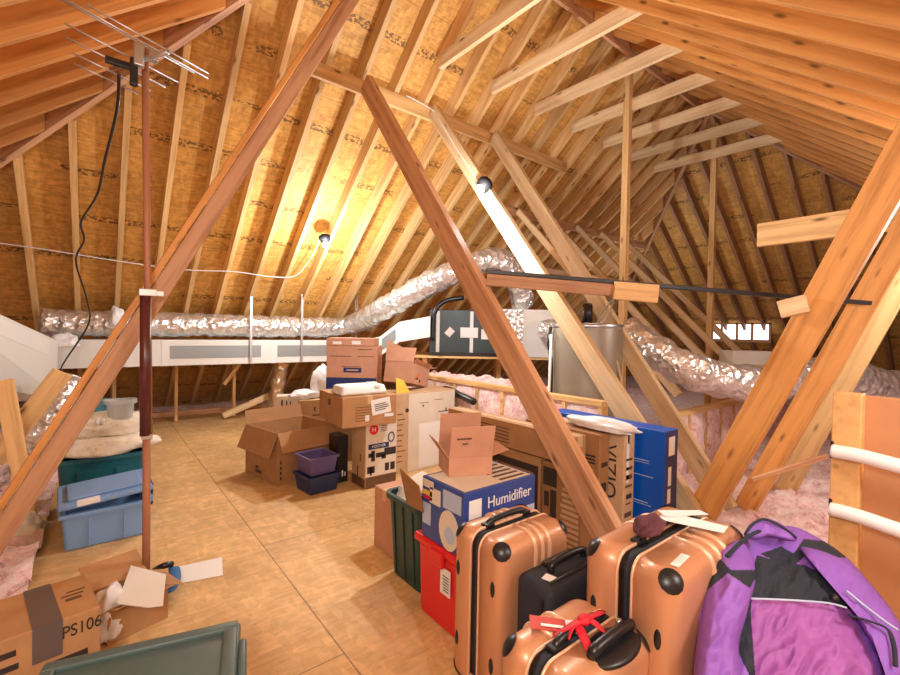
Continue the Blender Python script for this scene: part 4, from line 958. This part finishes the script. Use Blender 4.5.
for pts in (((-.07, .0, .0), (-.04, .0, .028), (.03, -.01, .03), (.10, .0, .01), (.16, .03, -.02)), ((-.02, -.0, .028), (-.05, -.05, .015), (-.06, -.08, -.005)), ((.02, -.01, .03), (.015, -.05, .03), (.03, -.08, .005)), ((-.09, .03, .0), (-.05, .0, .03), (.0, -.01, .035))):
    bm = bm_new(); tube(bm, smooth_path(pts, 6), .015, 8, flat_=.25); link('ribbon_band', bm, REDF, t, True)
bm = bm_new(); ball(bm, (0, -.012, .034), .02, 1.2, 1, .8); link('knot', bm, REDF, t, True)
t = thing('luggage_tag', 'red and white plastic luggage tag hanging from the small copper suitcase', 'tag', (1.075, .82, .604))
bm = bm_new(); plate(bm, (-.05, .05, .01), (.06, -.05, .0), (.10, -.01, .0), (-.01, .09, .012), .004); bmesh.ops.recalc_face_normals(bm, faces=bm.faces); link('red_card', bm, flat('faded_red_card', (.55, .08, .07), .35), t)
bm = bm_new(); plate(bm, (.03, -.025, .006), (.06, -.052, .005), (.10, -.012, .005), (.07, .015, .006), .002); plate(bm, (-.02, .035, .0145), (.03, -.012, .0105), (.038, -.004, .0105), (-.012, .043, .0145), .001); bmesh.ops.recalc_face_normals(bm, faces=bm.faces); link('white_edge', bm, WHITE, t)
# black soft bag
t = thing('black_bag', 'small black soft cabin bag squeezed between two copper suitcases', 'bag', (1.44, 1.05, 0))
bm = bm_new(); box(bm, (-.20, -.085, .03), (.21, .085, .60), bev=.035, seg=4); link('body', bm, BLACKF, t, True)
bm = bm_new(); box(bm, (-.14, -.115, .08), (.16, -.07, .44), bev=.02, seg=4); link('front_pocket', bm, BLACKF, t, True)
for z0 in (.46,):
    bm = bm_new(); tube(bm, [(-.205, -.05, .05), (-.205, -.05, .55), (-.16, -.05, .602), (.17, -.05, .602), (.215, -.05, .55)], .007, 8); link('piping', bm, BLACK, t, True)
bm = bm_new(); tube(bm, smooth_path([(-.09, .0, .595), (-.085, .0, .63), (.0, .0, .638), (.10, .0, .63), (.11, .0, .595)], 6), .013, 10); link('carry_handle', bm, BLACK, t, True)
bm = bm_new(); box(bm, (-.08, .03, .59), (.10, .06, .615), bev=.006); link('zip_flap', bm, BLACK, t)
bm = bm_new(); plate(bm, (-.203, .02, .33), (-.203, -.0, .31), (-.203, -.012, .42), (-.203, .008, .43), .002); plate(bm, (-.15, -.05, .603), (-.11, -.04, .603), (-.12, -.0, .603), (-.16, -.01, .603), .002); bmesh.ops.recalc_face_normals(bm, faces=bm.faces); link('paper_sticker', bm, WHITE, t)
for sx in (-.15, .16):
    bm = bm_new(); cyl(bm, (sx-.015, .05, .024), (sx+.015, .05, .024), .024, n=18); box(bm, (sx-.02, -.07, 0), (sx+.02, -.045, .035)); link('wheel', bm, BLACK, t)
bm = bm_new(); rnd = random.Random(9); tube(bm, smooth_path([(0, 0, 0), (.02, .01, .03), (-.015, .0, .05), (.015, -.01, .02), (-.02, .01, .01), (.01, 0, -.03), (-.005, -.01, -.06)], 6), .011, 8, flat_=.5)
tag(link('red_ribbon', bm, REDF, None, True, (1.665, 1.0, .585)), 'red ribbon bow at the top corner of the black bag', 'ribbon')
# purple jacket
def wj(px, py): return 1.70 - max(0, py-520)*.0019 + max(0, px-800)*.0004
J0 = P(800, 640, 1.4); J0.z = 0
jt = thing('ski_jacket', 'padded purple and magenta jacket with black bands heaped in front of the tan board', 'jacket', J0)
poly = [(705, 585), (715, 560), (735, 543), (760, 530), (790, 526), (815, 536), (845, 556), (870, 583), (893, 612), (915, 650), (935, 700), (945, 760), (930, 830), (880, 860), (800, 868), (740, 850), (708, 800), (696, 740), (694, 680), (698, 630)]
def closed(poly, n):
    out = []; m = len(poly); V = [Vector((*p, 0)) for p in poly]
    for i in range(m):
        p0, p1, p2, p3 = V[i-1], V[i], V[(i+1) % m], V[(i+2) % m]
        for j in range(n):
            t = j/n; out.append(.5*((2*p1)+(p2-p0)*t+(2*p0-5*p1+4*p2-p3)*t*t+(-p0+3*p1-3*p2+p3)*t**3))
    return out
def inside(x, y, pg):
    c = False; j = len(pg)-1
    for i in range(len(pg)):
        if (pg[i][1] > y) != (pg[j][1] > y) and x < (pg[j][0]-pg[i][0])*(y-pg[i][1])/(pg[j][1]-pg[i][1])+pg[i][0]: c = not c
        j = i
    return c
cr = lambda L: [(690+x/4.09, 510+y/4.09) for x, y in L]
YOKE = cr([(275, 185), (385, 215), (470, 225), (560, 270), (645, 325), (665, 410), (560, 378), (250, 362), (225, 330)])
SIDE = cr([(253, 362), (205, 540), (195, 600), (250, 700), (300, 900), (250, 900), (268, 675), (246, 420)])
SIDE = cr([(255, 340), (215, 480), (190, 560), (215, 620), (245, 680), (268, 680), (248, 420)])
MAG = cr([(250, 362), (560, 378), (648, 405), (690, 480), (725, 570), (775, 690), (840, 950), (800, 1400), (330, 1400), (270, 800), (266, 670), (246, 430)])
B1 = cr([(30, 275), (120, 195), (165, 245), (285, 245), (245, 320), (155, 258), (45, 350)])
B2 = cr([(290, 180), (372, 148), (425, 178), (465, 118), (560, 128), (660, 195), (600, 195), (475, 182), (430, 225), (340, 205)])
def lump(poly, nb, nr, thick, back, seed, name, sink=0, regions=()):
    bd = closed(poly, nb); c = sum(bd, Vector())/len(bd); K = len(bd); bm = bm_new()
    def pt(i, r, front):
        q = c+(bd[i]-c)*r; s = math.sqrt(max(0, 1-r**2.6))
        wr = .024*noise.noise(Vector((q.x*.035, q.y*.018, seed))) + .018*abs(noise.noise(Vector((q.x*.05+q.y*.03, q.y*.02-q.x*.02, seed+4)))) + .005*noise.noise(Vector((q.x*.12, q.y*.09, seed)))
        d = wj(q.x, q.y)+sink
        d = d-thick*s+wr*(1 if r < .97 else .3) if front else d+back*s
        return P(q.x, q.y, d)-J0, (q.x, q.y)
    P2 = {}
    def mk(i, r, front):
        p, q = pt(i, r, front); p.z = max(p.z, .004); v = bm.verts.new(p); P2[v] = q; return v
    for front in (True, False):
        ctr = mk(0, 0, front); rings = []
        R_ = nr if front else 8
        for k in range(1, R_+1):
            if not front and k == R_: rings.append(edge); break
            rings.append([mk(i, k/R_, front) for i in range(K)])
        if front: edge = rings[-1]
        for i in range(K): bm.faces.new((ctr, rings[0][i], rings[0][(i+1) % K]))
        for a, b in zip(rings, rings[1:]):
            for i in range(K): bm.faces.new((a[i], b[i], b[(i+1) % K], a[(i+1) % K]))
    bm.verts.ensure_lookup_table()
    for f in bm.faces:
        x = sum(P2[v][0] for v in f.verts)/len(f.verts); y = sum(P2[v][1] for v in f.verts)/len(f.verts)
        for mi, pg in regions:
            if inside(x, y, pg): f.material_index = mi
    bmesh.ops.recalc_face_normals(bm, faces=bm.faces)
    return link(name, bm, None, jt, True, mats=[PURPLE, MAGENTA, NAVYF, BLACK])
lump(poly, 26, 150, .17, .06, 2, 'jacket_body', 0, ((1, MAG), (2, SIDE), (2, YOKE), (2, B2)))
lump([(704, 590), (716, 558), (738, 540), (752, 556), (756, 580), (748, 610), (740, 645), (742, 690), (735, 760), (712, 790), (695, 740), (693, 680), (698, 630)], 22, 80, .10, .05, 6, 'sleeve', -.12, ((2, B1),))
lump([(800, 548), (825, 552), (852, 566), (880, 596), (902, 630), (925, 690), (922, 740), (905, 730), (893, 690), (878, 655), (860, 625), (845, 595), (822, 572)], 10, 30, .09, .05, 8, 'sleeve', -.10)
def jl(pts, r, off, m, name, fl=1.0):
    bm = bm_new(); tube(bm, smooth_path([P(x, y, wj(x, y)-off)-J0 for x, y in pts], 6), r, 8, flat_=fl); return link(name, bm, m, jt, True)
lump([(744, 536), (750, 524), (763, 518), (778, 522), (790, 530), (797, 540), (786, 541), (768, 537), (755, 540)], 10, 14, .05, .03, 12, 'collar', -.11)
jl(cr([(225, 100), (255, 60), (300, 38), (350, 55), (400, 85), (435, 115)]), .0045, .145, NAVYF, 'collar_piping')
jl(cr([(285, 85), (235, 110), (190, 150), (150, 190)]), .009, .17, NAVYF, 'zipper', .5)
jl(cr([(250, 362), (400, 368), (560, 380), (640, 400)]), .003, .178, HLIGHT, 'seam_piping')
jl(cr([(640, 330), (700, 380), (790, 450), (850, 490)]), .0035, .19, HLIGHT, 'seam_piping')
jl(cr([(650, 430), (750, 460), (810, 490), (835, 560), (840, 640)]), .006, .195, NAVYF, 'zipper', .5)
q = P(834.2, 598, wj(834, 598)-.172)-J0
bm = bm_new(); ball(bm, q, .0125, 1, 1, 1, 18, 12); link('snap_button', bm, BLACK, jt, True)
# tan board unit at the right
t = thing('board_unit', 'tan board unit with a blonde post and two white padded rails at the right edge', 'headboard', (2.42, .0, 0))
bm = bm_new(); box(bm, (.0, -.75, .0), (.03, .43, 1.275), bev=.003, seg=1); link('panel', bm, MDF, t)
bm = bm_new(); box(bm, (-.075, .345, .0), (-.001, .435, 1.285), bev=.004, seg=1); link('post', bm, BLONDE, t)
for z in (1.05, .815):
    bm = bm_new(); tube(bm, smooth_path([(-.10, .425, z), (-.105, .34, z), (-.11, .2, z-.015), (-.11, .0, z-.03), (-.10, -.3, z-.035), (-.08, -.74, z-.03)], 6), .03, 14, flat_=.9); link('padded_rail', bm, WHITE, t, True)
    bm = bm_new(); box(bm, (-.0765, .425, z-.035), (-.0, .437, z+.035), bev=.003); link('rail_socket', bm, BLACK, t)
